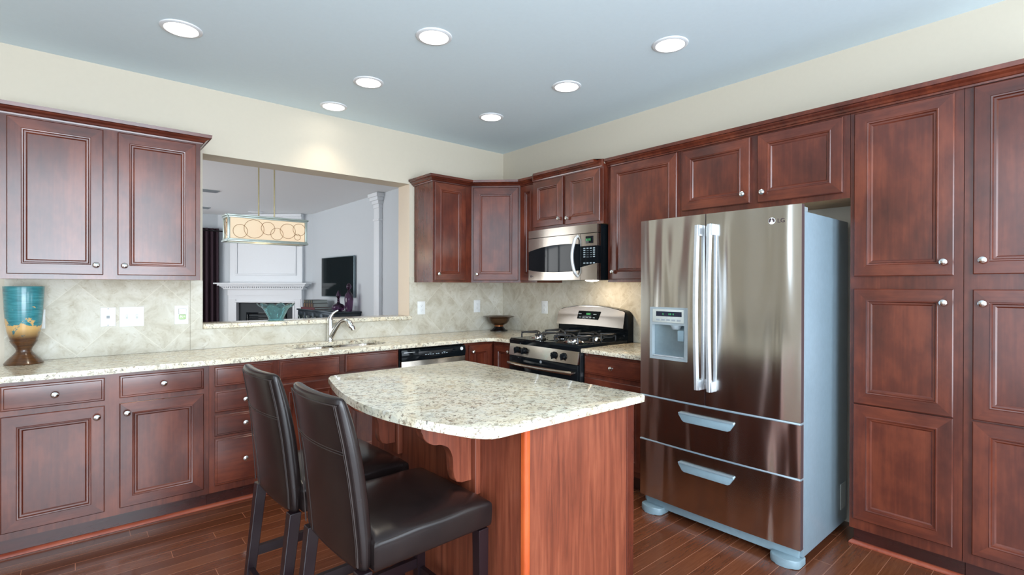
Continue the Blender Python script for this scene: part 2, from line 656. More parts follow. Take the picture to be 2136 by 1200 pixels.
# ------------------------------------------------------------------ setting
H = 2.74
OX0, OX1, OZ0, OZ1 = -2.72, -1.10, 1.055, 2.28     # pass-through opening
T = 0.205                                         # wall thickness
bm = BM(); box(bm, -6.6, 0.3, -6.3, 7.4, -0.1, 0.0); struct('floor', bm, 'floor')
HT = 4.5                                           # the room behind the photographer is taller
bm = BM(); box(bm, -4.5, 0.3, -4.9, 0.0, H, H + 0.1); struct('ceiling', bm, 'ceiling')
bm = BM(); box(bm, -6.6, 0.3, 0.0005, 7.4, H, H + 0.1); struct('ceiling_living', bm, 'ceiling_white')
bm = BM(); box(bm, -5.7, 0.3, -6.3, 0.2, HT, HT + 0.1); struct('ceiling_upper', bm, 'ceiling')
bm = BM(); box(bm, -4.5, 0.2, -4.9, -4.8, H + 0.1, HT); box(bm, -4.5, -4.4, -4.8, 0.0, H + 0.1, HT); box(bm, -5.7, -4.5, 0.0, 0.1, H + 0.1, HT); struct('wall_upper', bm, 'wall')
bm = BM()
box(bm, -6.6, OX0, 0, T, 0, H)
box(bm, OX1, 0, 0, T, 0, H)
box(bm, OX0, OX1, 0, T, 0, OZ0)
box(bm, OX0, OX1, 0, T, OZ1, H)
for f in bm.faces:                                # the far side and the reveal are painted differently
    f.normal_update()
    c = f.calc_center_median()
    if c.y > T - 0.01:
        f.material_index = 1
    elif abs(c.x - OX1) < 1e-4 and abs(f.normal.x) > 0.9:
        f.material_index = 2
struct('wall_back', bm, ['wall', 'wall_lilac', 'jamb'])
bm = BM(); box(bm, 0, 0.2, -6.3, T, 0, H); box(bm, 0, 0.2, -6.3, -4.9, H, HT); struct('wall_right', bm, 'wall')
bm = BM(); box(bm, 0.07, 0.27, T, 7.4, 0, H); struct('wall_living_right', bm, 'wall_lilac')
# diagonal chimney wall, back wall and left wall of the room beyond
S2 = math.sqrt(0.5)
bm = BM()
prism(bm, [(0.07, 5.84), (-1.29, 7.2), (0.07, 7.2)], 0, H, lambda u, v, d: (u, v, d))
struct('wall_chimney', bm, 'wall_lilac')
bm = BM()
box(bm, -1.29, 0.27, 7.2, 7.4, 0, H)
box(bm, -3.6, -1.29, 7.2, 7.4, 2.25, H)
box(bm, -3.6, -1.29, 7.2, 7.4, 0, 0.5)
box(bm, -1.5, -1.29, 7.2, 7.4, 0.5, 2.25)
box(bm, -6.6, -3.6, 7.2, 7.4, 0, H)
struct('wall_living_back', bm, 'wall_lilac')


def wall_with_window(name, axis, at, thick, a0, a1, w0, w1, z0, z1, mat, H=H):
    bm = BM()

    def b(p0, p1, q0, q1):
        if axis == 'x':
            box(bm, at, at + thick, p0, p1, q0, q1)
        else:
            box(bm, p0, p1, at, at + thick, q0, q1)
    b(a0, w0, 0, H); b(w1, a1, 0, H); b(w0, w1, 0, z0); b(w0, w1, z1, H)
    struct(name, bm, mat)


def window(name, axis, at, w0, w1, z0, z1, nm):
    bm = BM()

    def b(p0, p1, q0, q1, t=0.05):
        if axis == 'x':
            box(bm, at - t, at + t, p0, p1, q0, q1)
        else:
            box(bm, p0, p1, at - t, at + t, q0, q1)
    b(w0, w1, z0, z0 + 0.06); b(w0, w1, z1 - 0.06, z1)
    b(w0, w0 + 0.06, z0, z1); b(w1 - 0.06, w1, z0, z1)
    for k in range(1, nm):
        u = w0 + (w1 - w0) * k / nm
        b(u - 0.035, u + 0.035, z0, z1)
    b(w0, w1, (z0 + z1) / 2 - 0.05, (z0 + z1) / 2 + 0.05, 0.03)
    struct(name, bm, 'white_paint')


wall_with_window('wall_front', 'y', -6.2, 0.1, -5.6, -1.65, -4.65, -2.05, 0.1, 4.2, 'wall', HT)
bm = BM(); box(bm, -1.65, -1.30, -6.2, -6.1, 0, HT); box(bm, -0.30, 0.2, -6.2, -6.1, 0, HT); box(bm, -1.30, -0.30, -6.2, -6.1, 0, 0.3); box(bm, -1.30, -0.30, -6.2, -6.1, 2.5, HT)
struct('wall_front_right', bm, 'wall')
window('window_1', 'y', -6.15, -4.65, -2.05, 0.1, 4.2, 3)
window('window_5', 'y', -6.15, -1.30, -0.30, 0.3, 2.5, 1)
wall_with_window('wall_left', 'x', -5.6, 0.1, -6.2, 0, -6.0, -3.0, 0.1, 4.2, 'wall', HT)
window('window_2', 'x', -5.55, -6.0, -3.0, 0.1, 4.2, 3)
wall_with_window('wall_living_left', 'x', -5.6, 0.1, T, 7.2, 2.5, 6.1, 0.6, 2.6, 'wall_lilac')
window('window_3', 'x', -5.55, 2.5, 6.1, 0.6, 2.6, 3)
window('window_4', 'y', 7.3, -3.6, -1.5, 0.5, 2.25, 2)

# tiled backsplash: back wall (stepping down under the pass-through) and right wall
bm = BM()
box(bm, -3.70, OX0 - 0.075, -0.009, 0, 0.915, 1.392)
box(bm, OX0 - 0.073, OX0, -0.009, 0, 1.0545, 1.392)
box(bm, OX0 - 0.073, OX1, -0.009, 0, 0.915, 1.054)
box(bm, OX1, -0.009, -0.009, 0, 0.915, 1.44)
o = struct('trim_1', bm, 'tile_x'); o['label'] = 'cream stone backsplash tiles set as diamonds under the pass-through'
bm = BM(); box(bm, -0.009, 0, -2.26, -0.0005, 0.915, 1.44)
o = struct('trim_2', bm, 'tile_y'); o['label'] = 'stone backsplash tiles set as diamonds behind the range'

# ------------------------------------------------------------------ cabinets
DOOR = [(0, 0), (0, 0.016), (0.004, 0.020), (0.055, 0.0205), (0.058, 0.0225), (0.063, 0.0215), (0.067, 0.014), (0.074, 0.0135), (0.080, 0.0085)]
SLAB = [(0, 0), (0, 0.013), (0.004, 0.016), (0.011, 0.0165), (0.014, 0.020), (0.02, 0.0205)]
KNOB = [(0.0075, 0.0), (0.0075, 0.004), (0.005, 0.008), (0.005, 0.014), (0.0145, 0.018), (0.0162, 0.0215), (0.0145, 0.026), (0.008, 0.0295), (0, 0.0305)]
knob_me = None


def knob(parent, x, z, y):
    """mushroom knob pointing to -Y"""
    global knob_me
    if knob_me is None:
        k = obj('knob', lathe(BM(), KNOB, 20, mat=Matrix.Rotation(PI / 2, 4, 'X')), 'nickel')
        knob_me = k.data
    else:
        k = bpy.data.objects.new('knob', knob_me)
        C.objects.link(k)
    k.parent = parent
    k.location = (x, y, z)
    return k


def door(parent, x0, x1, z0, z1, kn=None, name='door'):
    """kn = (dx from the nearer side: negative is from the right, dz from the bottom: negative is from the top)"""
    w, h = x1 - x0, z1 - z0
    o = obj(name, rings_panel(BM(), w, h, DOOR, mh=1), ['cherry', 'cherry_h'], parent, (x0, 0, z0), smooth=20)
    if kn:
        kx = kn[0] if kn[0] > 0 else w + kn[0]
        kz = kn[1] if kn[1] > 0 else h + kn[1]
        knob(o, kx, kz, -0.0205)
    return o


def drawer(parent, x0, x1, z0, z1, kn=True, name='drawer'):
    w, h = x1 - x0, z1 - z0
    o = obj(name, rings_panel(BM(), w, h, SLAB), ['cherry_h'], parent, (x0, 0, z0), smooth=20)
    if kn:
        knob(o, w / 2, h / 2, -0.0205)
    return o


def carcass(parent, w, d, z0, z1, mats=('cherry', 'interior'), name='carcass'):
    bm = BM()
    box(bm, 0.0005, w - 0.0005, 0, d, z0, z1)
    if len(mats) > 1:
        for f in bm.faces:
            if f.calc_center_median().z < z0 + 1e-4:
                f.material_index = 1
    return obj(name, bm, list(mats), parent, smooth=0)


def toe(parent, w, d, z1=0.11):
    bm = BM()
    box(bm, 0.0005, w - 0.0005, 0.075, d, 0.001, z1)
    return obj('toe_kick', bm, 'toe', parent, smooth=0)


BZ = 0.882      # top of the base cabinets
# --- left run of base cabinets, faces at y = -0.61
BF, BD = -0.61, 0.598
c = thing('base_cabinet', 'wide cherry base cabinet at the far left with two drawers over two doors', 'cabinet', (-3.70, BF, 0))
carcass(c, 0.915, BD, 0.11, BZ, ('cherry',)); toe(c, 0.915, BD)
drawer(c, 0.033, 0.427, 0.742, 0.864); drawer(c, 0.490, 0.886, 0.745, 0.866)
door(c, 0.033, 0.427, 0.148, 0.716, (-0.032, -0.055)); door(c, 0.490, 0.886, 0.148, 0.718, (0.032, -0.055))
c = thing('drawer_cabinet', 'narrow cherry base cabinet of four stacked drawers, partly behind the farther stool', 'cabinet', (-2.785, BF, 0))
carcass(c, 0.385, BD, 0.11, BZ, ('cherry',)); toe(c, 0.385, BD)
for z0, z1 in ((0.749, 0.866), (0.594, 0.722), (0.450, 0.577), (0.152, 0.434)):
    drawer(c, 0.027, 0.357, z0, z1)
c = thing('sink_cabinet', 'cherry base cabinet under the sink with two plain false fronts and no knobs on them', 'cabinet', (-2.40, BF, 0))
carcass(c, 0.868, BD, 0.11, BZ - 0.23, ('cherry',)); toe(c, 0.868, BD)
bm = BM(); box(bm, 0.0005, 0.8675, 0, 0.02, BZ - 0.229, BZ); obj('top_rail', bm, 'cherry_h', c, smooth=0)
drawer(c, 0.014, 0.406, 0.745, 0.868, False, 'false_front'); drawer(c, 0.452, 0.858, 0.750, 0.872, False, 'false_front')
door(c, 0.014, 0.406, 0.148, 0.716, (-0.032, -0.055)); door(c, 0.452, 0.858, 0.148, 0.716, (0.032, -0.055))
# corner cabinet with two doors meeting in the inner corner
c = thing('corner_base_cabinet', 'cherry corner base cabinet with two doors folding into the inner corner beside the range', 'cabinet', (0, 0, 0))
bm = BM()
prism(bm, [(-0.921, -0.012), (-0.921, BF), (-0.612, BF), (-0.612, -0.888), (-0.012, -0.888), (-0.012, -0.012)], 0.11, BZ, lambda u, v, d: (u, v, d))
obj('carcass', bm, 'cherry', c, smooth=0)
bm = BM()
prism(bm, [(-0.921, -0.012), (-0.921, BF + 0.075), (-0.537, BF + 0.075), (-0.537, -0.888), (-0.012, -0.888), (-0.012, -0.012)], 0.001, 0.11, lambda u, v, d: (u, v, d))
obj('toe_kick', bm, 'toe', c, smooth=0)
d1 = door(c, 0, 0.245, 0.148, 0.860, (0.03, -0.055)); d1.location = (-0.882, BF, 0.148)
d2 = door(c, 0, 0.245, 0.148, 0.860, (-0.03, -0.055)); d2.location = (-0.612, -0.637, 0.148); d2.rotation_euler = (0, 0, -PI / 2)
# base between the range and the refrigerator, facing -X
c = thing('base_cabinet', 'cherry base cabinet with one drawer between the range and the refrigerator', 'cabinet', (-0.61, -1.662, 0), -PI / 2)
carcass(c, 0.575, BD, 0.11, BZ, ('cherry',)); toe(c, 0.575, BD)
drawer(c, 0.014, 0.515, 0.738, 0.864); door(c, 0.014, 0.515, 0.148, 0.710, (-0.032, -0.055))

# --- wall cabinets
UZ0, UZ1 = 1.392, 2.285
UF, UD = -0.325, 0.315
c = thing('wall_cabinet', 'cherry wall cabinet with two tall doors above the vase, left of the pass-through', 'cabinet', (-3.70, UF, 0))
carcass(c, 0.915, UD, UZ0, UZ1)
door(c, 0.033, 0.430, 1.418, 2.252, (-0.032, 0.055)); door(c, 0.495, 0.888, 1.418, 2.252, (0.032, 0.055))
c = thing('wall_cabinet', 'cherry wall cabinet with one narrow door just right of the pass-through', 'cabinet', (-1.055, UF, 0))
carcass(c, 0.409, UD, UZ0, UZ1)
door(c, 0.012, 0.338, 1.410, 2.258, (0.032, 0.055))
# diagonal corner wall cabinet
c = thing('corner_wall_cabinet', 'cherry wall cabinet set diagonally across the corner with a single door', 'cabinet', (0, 0, 0))
bm = BM()
prism(bm, [(-0.645, -0.010), (-0.645, UF), (UF, -0.645), (-0.010, -0.645), (-0.010, -0.010)], UZ0, UZ1, lambda u, v, d: (u, v, d))
for f in bm.faces:
    if f.calc_center_median().z < UZ0 + 1e-4:
        f.material_index = 1
obj('carcass', bm, ['cherry', 'interior'], c, smooth=0)
dg = door(c, 0, 0.412, 1.412, 2.255, (0.035, 0.055)); dg.rotation_euler = (0, 0, -PI / 4)
dg.location = (-0.645 + 0.020 * S2, UF - 0.020 * S2, 1.412)
c = thing('wall_cabinet', 'cherry wall cabinet with a narrow door mostly hidden beside the microwave', 'cabinet', (UF, -0.646, 0), -PI / 2)
carcass(c, 0.218, UD, UZ0, UZ1)
door(c, 0.012, 0.205, 1.410, 2.258)
c = thing('wall_cabinet', 'short cherry wall cabinet with two small doors above the microwave', 'cabinet', (-0.375, -0.866, 0), -PI / 2)
carcass(c, 0.776, 0.365, 1.835, 2.287)
door(c, 0.012, 0.366, 1.862, 2.255, (-0.032, 0.05)); door(c, 0.395, 0.752, 1.856, 2.255, (0.032, 0.05))
c = thing('wall_cabinet', 'tall cherry wall cabinet with one wide door between the microwave and the refrigerator', 'cabinet', (UF, -1.645, 0), -PI / 2)
carcass(c, 0.604, UD, UZ0, UZ1)
door(c, 0.033, 0.588, 1.412, 2.258, (0.032, 0.055))
c = thing('wall_cabinet', 'short cherry wall cabinet with two doors over the refrigerator', 'cabinet', (UF, -2.250, 0), -PI / 2)
carcass(c, 0.983, UD, 1.825, UZ1)
door(c, 0.020, 0.468, 1.860, 2.252, (-0.035, 0.055)); door(c, 0.513, 0.952, 1.856, 2.252, (0.035, 0.055))
# --- pantry cabinets
c = thing('pantry_cabinet', 'floor-to-crown cherry pantry cabinet next to the refrigerator, three doors high', 'cabinet', (UF, -3.234, 0), -PI / 2)
carcass(c, 0.446, UD, 0.11, UZ1, ('cherry',)); toe(c, 0.446, UD)
door(c, 0.020, 0.414, 1.414, 2.250, (-0.034, 0.062)); door(c, 0.020, 0.414, 0.762, 1.350, (-0.034, -0.062)); door(c, 0.020, 0.414, 0.165, 0.757)
c = thing('pantry_cabinet', 'floor-to-crown cherry pantry cabinet cut off by the right edge of the picture', 'cabinet', (UF, -3.681, 0), -PI / 2)
carcass(c, 0.446, UD, 0.11, UZ1, ('cherry',)); toe(c, 0.446, UD)
door(c, 0.032, 0.430, 1.418, 2.256, (0.034, 0.062)); door(c, 0.032, 0.430, 0.768, 1.350, (0.034, -0.062)); door(c, 0.032, 0.430, 0.160, 0.760)
# crown mouldings: a profile swept along a path of face lines, mitred at the corners
CROWN = [(0.0, 2.262), (0.010, 2.262), (0.012, 2.270), (0.020, 2.272), (0.026, 2.282), (0.040, 2.290), (0.044, 2.296), (0.054, 2.298), (0.056, 2.318), (0.0, 2.318)]


def sweep(name, path, prof, mat, dz=0.0):
    """path: 2-D points, outside on the right-hand side when walking along it"""
    P = [Vector(p) for p in path]
    bm = BM()
    cols = []
    for i, p in enumerate(P):
        d0 = (P[i] - P[i - 1]).normalized() if i > 0 else None
        d1 = (P[i + 1] - P[i]).normalized() if i < len(P) - 1 else None
        n0 = Vector((d0.y, -d0.x)) if d0 else None
        n1 = Vector((d1.y, -d1.x)) if d1 else None
        if n0 is None:
            m = n1
        elif n1 is None:
            m = n0
        else:
            m = (n0 + n1) / (1 + n0.dot(n1))
        cols.append([bm.verts.new((p.x + m.x * u, p.y + m.y * u, z + dz)) for u, z in prof])
    n = len(prof)
    for a, b in zip(cols, cols[1:]):
        for k in range(n):
            j = (k + 1) % n
            bm.faces.new((a[k], a[j], b[j], b[k]))
    bm.faces.new(cols[0]); bm.faces.new(cols[-1][::-1])
    return obj(name, bm, mat, smooth=25)


e = 0.0008
o = sweep('crown_moulding', [(-3.70, UF - e), (-2.785 + e, UF - e), (-2.785 + e, -0.002)], CROWN, 'cherry_h')
tag(o, 'cherry crown moulding along the top of the wall cabinet above the vase', 'moulding')
o = sweep('crown_moulding', [(-1.055 - e, -0.002), (-1.055 - e, UF - e), (-0.645 - e * 0.4, UF - e), (UF - e, -0.645 - e * 0.4), (UF - e, -0.865)], CROWN, 'cherry_h')
tag(o, 'short cherry crown moulding wrapping the corner wall cabinets', 'moulding')
o = sweep('crown_moulding', [(UF - 0.062, -0.866 + e), (-0.375 - e, -0.866 + e), (-0.375 - e, -1.642 - e), (UF - 0.062, -1.642 - e)], CROWN, 'cherry_h', 0.002)
tag(o, 'cherry crown moulding stepping forward above the microwave cabinet', 'moulding')
o = sweep('crown_moulding', [(UF - e, -1.646), (UF - e, -4.126)], CROWN, 'cherry_h')
tag(o, 'long cherry crown moulding running over the refrigerator and pantry', 'moulding')
SHOE = [(0.0, 0.0), (0.018, 0.0), (0.018, 0.006), (0.013, 0.014), (0.006, 0.019), (0.0, 0.020)]
o = sweep('trim_3', [(-3.70, BF + 0.074), (-1.53, BF + 0.074)], SHOE, 'shoe', 0.001); o['kind'] = 'structure'
o = sweep('trim_4', [(UF + 0.20, -3.233), (UF + 0.074, -3.233), (UF + 0.074, -4.126)], SHOE, 'shoe', 0.001); o['kind'] = 'structure'


# ------------------------------------------------------------------ worktops
def arc(cx, cy, r, a0, a1, n=8):
    return [(cx + r * math.cos(math.radians(a0 + (a1 - a0) * i / n)), cy + r * math.sin(math.radians(a0 + (a1 - a0) * i / n))) for i in range(n + 1)]


def slab(name, outline, z0, z1, hole=None, bev=0.006):
    """a stone slab with an optional hole and eased edges"""
    bm = BM()
    if hole is None:
        prism(bm, outline, z0, z1, lambda u, v, d: (u, v, d), bev=bev, seg=2)
    else:
        def loop(pts, z):
            vs_ = [bm.verts.new((x, y, z)) for x, y in pts]
            return vs_, [bm.edges.new((vs_[i], vs_[(i + 1) % len(vs_)])) for i in range(len(vs_))]
        o0, eo0 = loop(outline, z0); o1, eo1 = loop(outline, z1)
        h0, eh0 = loop(hole, z0); h1, eh1 = loop(hole, z1)
        bmesh.ops.triangle_fill(bm, use_beauty=True, edges=eo1 + eh1)
        bmesh.ops.triangle_fill(bm, use_beauty=True, edges=eo0 + eh0)
        for a, b in ((o0, o1), (h0, h1)):
            for i in range(len(a)):
                j = (i + 1) % len(a)
                bm.faces.new((a[i], a[j], b[j], b[i]))
        bmesh.ops.recalc_face_normals(bm, faces=bm.faces)
        if bev:
            es = [x for x in bm.edges if len(x.link_faces) == 2 and x.calc_face_angle(0) > 1.2]
            bmesh.ops.bevel(bm, geom=es, offset=bev * 0.7, segments=2, affect='EDGES')
    return obj(name, bm, 'granite', smooth=40)


CT0, CT1 = 0.8835, 0.914
sink_hole = []
SX0, SX1, SY0, SY1 = -2.225, -1.545, -0.50, -0.125
for cx, cy, a in ((SX1 - 0.10, SY0 + 0.10, -90), (SX1 - 0.07, SY1 - 0.07, 0), (SX0 + 0.07, SY1 - 0.07, 90), (SX0 + 0.10, SY0 + 0.10, 180)):
    r = 0.10 if cy < -0.3 else 0.07
    sink_hole += arc(cx, cy, r, a, a + 90, 7)
CF = -0.648
outline = [(-3.70, -0.010), (-3.70, CF), (-0.76, CF)] + arc(-0.76, CF - 0.11, 0.11, 90, 0, 8)[1:] + [(CF, -0.887), (-0.010, -0.887), (-0.010, -0.010)]
outline = [(x, y) for x, y in outline]
tag(slab('countertop', outline, CT0, CT1, sink_hole), 'long L-shaped granite countertop holding the sink and the vase', 'countertop')
tag(slab('countertop', [(CF, -1.660), (CF, -2.236), (-0.010, -2.236), (-0.010, -1.660)], CT0, CT1), 'short granite countertop between the range and the refrigerator', 'countertop')
tag(slab('sill_slab', [(OX0 + 0.001, -0.032), (OX1 + 0.012, -0.032), (OX1 + 0.012, -0.010), (OX1 - 0.001, -0.0095), (OX1 - 0.001, T + 0.02), (OX0 + 0.001, T + 0.02)], OZ0 + 0.001, OZ0 + 0.033, bev=0.004),
    'narrow granite ledge along the bottom of the pass-through', 'ledge')
IT0, IT1 = 0.8835, 0.914
left = [(-2.395, -1.60), (-2.440, -1.612), (-2.464, -1.655), (-2.500, -1.80), (-2.530, -1.93), (-2.555, -2.07), (-2.568, -2.20), (-2.570, -2.32), (-2.560, -2.44), (-2.540, -2.545), (-2.512, -2.65), (-2.480, -2.74), (-2.450, -2.815), (-2.434, -2.848), (-2.412, -2.868), (-2.380, -2.874)]
isl = left + arc(-1.625, -2.846, 0.025, -90, 0, 4) + arc(-1.648, -1.628, 0.03, 0, 90, 4)
# (-2.380,-2.874) to (-1.625,-2.871) is the straight near edge
tag(slab('island_top', isl, IT0, IT1, bev=0.007), 'pale speckled granite island top with a bowed seating side', 'countertop')

# ------------------------------------------------------------------ island
c = thing('kitchen_island', 'cherry kitchen island base with curved brackets under its overhang', 'island', (-1.94, -2.245, 0))


def isl_box(name, x0, x1, y0, y1, z0, z1, mat, bev=0.0, smooth=0):
    bm = BM(); box(bm, x0 + 1.94, x1 + 1.94, y0 + 2.245, y1 + 2.245, z0, z1, bev)
    return obj(name, bm, mat, c, smooth=smooth)


IX0, IX1, IY0, IY1 = -2.242, -1.640, -2.830, -1.665
isl_box('carcass', IX0 + 0.012, IX1, IY0 + 0.012, IY1, 0.11, 0.883, 'cherry')
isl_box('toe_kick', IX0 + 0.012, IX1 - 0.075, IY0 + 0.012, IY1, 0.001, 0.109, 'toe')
isl_box('end_panel', IX0 + 0.022, IX1 - 0.045, IY0, IY0 + 0.0115, 0.001, 0.883, 'veneer')
isl_box('corner_stile', IX1 - 0.044, IX1 + 0.002, IY0 - 0.003, IY0 + 0.0115, 0.001, 0.883, 'cherry', 0.002)
isl_box('back_panel', IX0, IX0 + 0.0115, IY0 + 0.022, IY1, 0.001, 0.883, 'veneer')
bm = BM()
pts = [(0, 0.0215), (0, 0.008), (0.0025, 0.0025), (0.008, 0), (0.0215, 0), (0.0215, 0.0215)]
prism(bm, [(IX0 - 0.002 + 1.94 + u, IY0 - 0.003 + 2.245 + v) for u, v in pts], 0.001, 0.883, lambda u, v, d: (u, v, d))
o = obj('corner_bead', bm, 'bead', c, smooth=50)


def corbel(yc):
    """side profile in (depth from the panel, z) swept across its thickness, on a backing post"""
    isl_box('bracket_post', IX0 - 0.026, IX0 - 0.0005, yc - 0.045, yc + 0.045, 0.585, 0.883, 'veneer', 0.003)
    s = [(0.0, 0.883), (0.215, 0.883), (0.215, 0.862)]
    s += [(0.205 + 0.01 * math.cos(t) - 0.0, 0.850) for t in (0,)]
    # ogee: convex nose, concave sweep, convex foot
    for i in range(9):
        t = math.radians(i * 90 / 8)
        s.append((0.140 + 0.070 * math.cos(t), 0.850 - 0.055 * math.sin(t)))
    for i in range(1, 11):
        t = math.radians(90 - i * 9)
        s.append((0.140 - 0.058 * math.cos(t), 0.715 + 0.080 * math.sin(t)))
    s += [(0.081, 0.690), (0.078, 0.664), (0.066, 0.645), (0.044, 0.637), (0.0, 0.635)]
    bm = BM()
    prism(bm, s, yc - 0.022 + 2.245, yc + 0.022 + 2.245, lambda u, v, d: (IX0 - 0.0265 - u + 1.94, d, v), bev=0.002, seg=1)
    obj('bracket', bm, 'veneer', c, smooth=30)


corbel(-2.540)
corbel(-1.945)
for k in range(2):
    dr = door(c, 0, 0.545, 0.148, 0.86, ((-0.032, -0.055) if k else (0.032, -0.055)))
    dr.rotation_euler = (0, 0, PI / 2)
    dr.location = (IX1 + 1.94 + 0.0005, -0.560 + k * 0.565, 0.148)


# ------------------------------------------------------------------ recessed lights
def can(x, y, label, power=9.0, spot=True):
    t = thing('recessed_light', label, 'ceiling light', (x, y, H), 0, 'recessed lights in the kitchen ceiling')
    obj('trim_ring', lathe(BM(), [(0.078, -0.004), (0.080, -0.009), (0.090, -0.009), (0.098, -0.005), (0.100, -0.0005), (0.078, -0.0005)], 40), 'white_paint', t)
    obj('diffuser', lathe(BM(), [(0, -0.0065), (0.05, -0.006), (0.0775, -0.004), (0.0775, -0.001), (0, -0.001)], 40), 'can_glow', t)
    if spot:
        d = bpy.data.lights.new('can_spot', 'SPOT')
        d.energy = power
        d.color = (1.0, 0.86, 0.66)
        d.spot_size = math.radians(105)
        d.spot_blend = 1.0
        d.shadow_soft_size = 0.06
        so = bpy.data.objects.new('can_spot', d)
        so.location = (x, y, H - 0.03)
        C.objects.link(so)
    return t


can(-2.960, -0.862, 'round recessed ceiling light nearest the left wall cabinet', 16)
can(-1.887, -1.678, 'round recessed ceiling light above the island', 16)
can(-0.822, -2.482, 'round recessed ceiling light in front of the refrigerator', 16)
can(-1.887, -0.848, 'round recessed ceiling light second in from the pass-through wall', 16)
can(-0.822, -1.678, 'round recessed ceiling light in front of the range, high at right', 16)
can(-1.887, -0.235, 'small-looking recessed ceiling light washing the wall above the pass-through', 17)
can(-0.822, -0.838, 'recessed ceiling light nearest the corner wall cabinet', 16)


# ------------------------------------------------------------------ refrigerator (local: x to the right along the front, y into the wall, front of the doors at y = 0)
FW, FH = 0.907, 1.757
f = thing('refrigerator', 'stainless steel French-door refrigerator with two freezer drawers', 'refrigerator', (-0.777, -2.2505, 0), -PI / 2)
bm = BM(); box(bm, 0.004, FW - 0.004, 0.058, 0.70, 0.045, 1.727, 0.006)
obj('case', bm, 'fridge_side', f)
bm = BM(); box(bm, 0.002, FW - 0.002, 0.046, 0.0575, 0.10, 1.722); obj('door_gasket', bm, 'seam_light', f, smooth=0)
NX = 24


def fridge_front(name, x0, x1, z0, z1, hole=None):
    """a bowed stainless front with dark return edges; hole = recess rectangle left open"""
    bow = lambda x: 0.012 * ((2 * x / FW - 1) ** 2)
    xs = [x0 + (x1 - x0) * i / NX for i in range(NX + 1)]
    zs = [z0, z1]
    if hole:
        xs = sorted({round(v, 5) for v in xs} | {hole[0], hole[1]})
        zs = [z0, hole[2], hole[3], z1]
    bm = BM()
    g = {}
    for i, x in enumerate(xs):
        for j, z in enumerate(zs):
            g[i, j, 0] = bm.verts.new((x, bow(x), z))
            g[i, j, 1] = bm.verts.new((x, 0.045, z))
    inh = lambda i, j: bool(hole) and j == 1 and hole[0] - 1e-6 <= xs[i] and xs[i + 1] <= hole[1] + 1e-6
    for i in range(len(xs) - 1):
        for j in range(len(zs) - 1):
            if inh(i, j):
                continue
            bm.faces.new((g[i, j, 0], g[i + 1, j, 0], g[i + 1, j + 1, 0], g[i, j + 1, 0]))
            bm.faces.new((g[i, j, 1], g[i, j + 1, 1], g[i + 1, j + 1, 1], g[i + 1, j, 1])).material_index = 1
    def wallq(a, b, mi):
        bm.faces.new((g[a[0], a[1], 0], g[b[0], b[1], 0], g[b[0], b[1], 1], g[a[0], a[1], 1])).material_index = mi
    n, m = len(xs) - 1, len(zs) - 1
    for i in range(n):
        wallq((i, 0), (i + 1, 0), 1); wallq((i, m), (i + 1, m), 2)
        if hole and inh(i, 1):
            wallq((i, 1), (i + 1, 1), 1); wallq((i, 2), (i + 1, 2), 1)
    for j in range(m):
        wallq((0, j), (0, j + 1), 1); wallq((n, j), (n, j + 1), 1)
    if hole:
        for i in range(n + 1):
            if abs(xs[i] - hole[0]) < 1e-6 or abs(xs[i] - hole[1]) < 1e-6:
                wallq((i, 1), (i, 2), 1)
    return obj(name, bm, ['steel', 'gasket', 'seam_light'], f, smooth=25)


HOLE = (0.076, 0.318, 0.932, 1.238)
dl = fridge_front('door', 0.0, 0.424, 0.708, FH, HOLE)
dr = fridge_front('door', 0.429, FW, 0.708, FH)
f1 = fridge_front('freezer_drawer', 0.0, FW, 0.440, 0.696)
f2 = fridge_front('freezer_drawer', 0.0, FW, 0.095, 0.430)
bm = BM(); box(bm, 0.001, FW - 0.001, 0.004, 0.045, 0.6965, 0.7065, 0.003); obj('seam_trim', bm, 'seam_light', f)
bm = BM(); box(bm, 0.001, FW - 0.001, 0.004, 0.045, 0.4305, 0.4395, 0.003); obj('seam_trim', bm, 'seam_light', f)
bm = BM(); box(bm, 0.4245, 0.4285, 0.012, 0.045, 0.71, FH - 0.003); obj('centre_gap', bm, 'black_satin', f, smooth=0)
# door handles: a strip on the door, a bowed grip, and a block at each end
for x, par in ((0.398, dl), (0.470, dr)):
    z0, z1 = 0.795, 1.695
    bm = BM()
    box(bm, x + 0.006, x + 0.022, -0.008, 0.012, z0, z1, 0.003)
    n = 24
    grip = []
    for i in range(n + 1):
        t = i / n
        grip.append((z0 + (z1 - z0) * t, -0.048 - 0.018 * math.sin(PI * t)))
    for (za, ya), (zb, yb) in zip(grip, grip[1:]):
        vs_ = []
        for z, y in ((za, ya), (zb, yb)):
            vs_.append([bm.verts.new((x + dx, y + dy, z)) for dx, dy in ((-0.012, 0.004), (-0.006, -0.004), (0.008, -0.004), (0.014, 0.004), (0.014, 0.014), (-0.012, 0.014))])
        for k in range(6):
            j = (k + 1) % 6
            bm.faces.new((vs_[0][k], vs_[0][j], vs_[1][j], vs_[1][k]))
    box(bm, x - 0.011, x + 0.021, -0.050, 0.012, z0, z0 + 0.055, 0.004)
    box(bm, x - 0.011, x + 0.021, -0.050, 0.012, z1 - 0.060, z1, 0.004)
    bmesh.ops.remove_doubles(bm, verts=bm.verts, dist=0.00001)
    obj('handle', bm, 'handle', par, smooth=40)
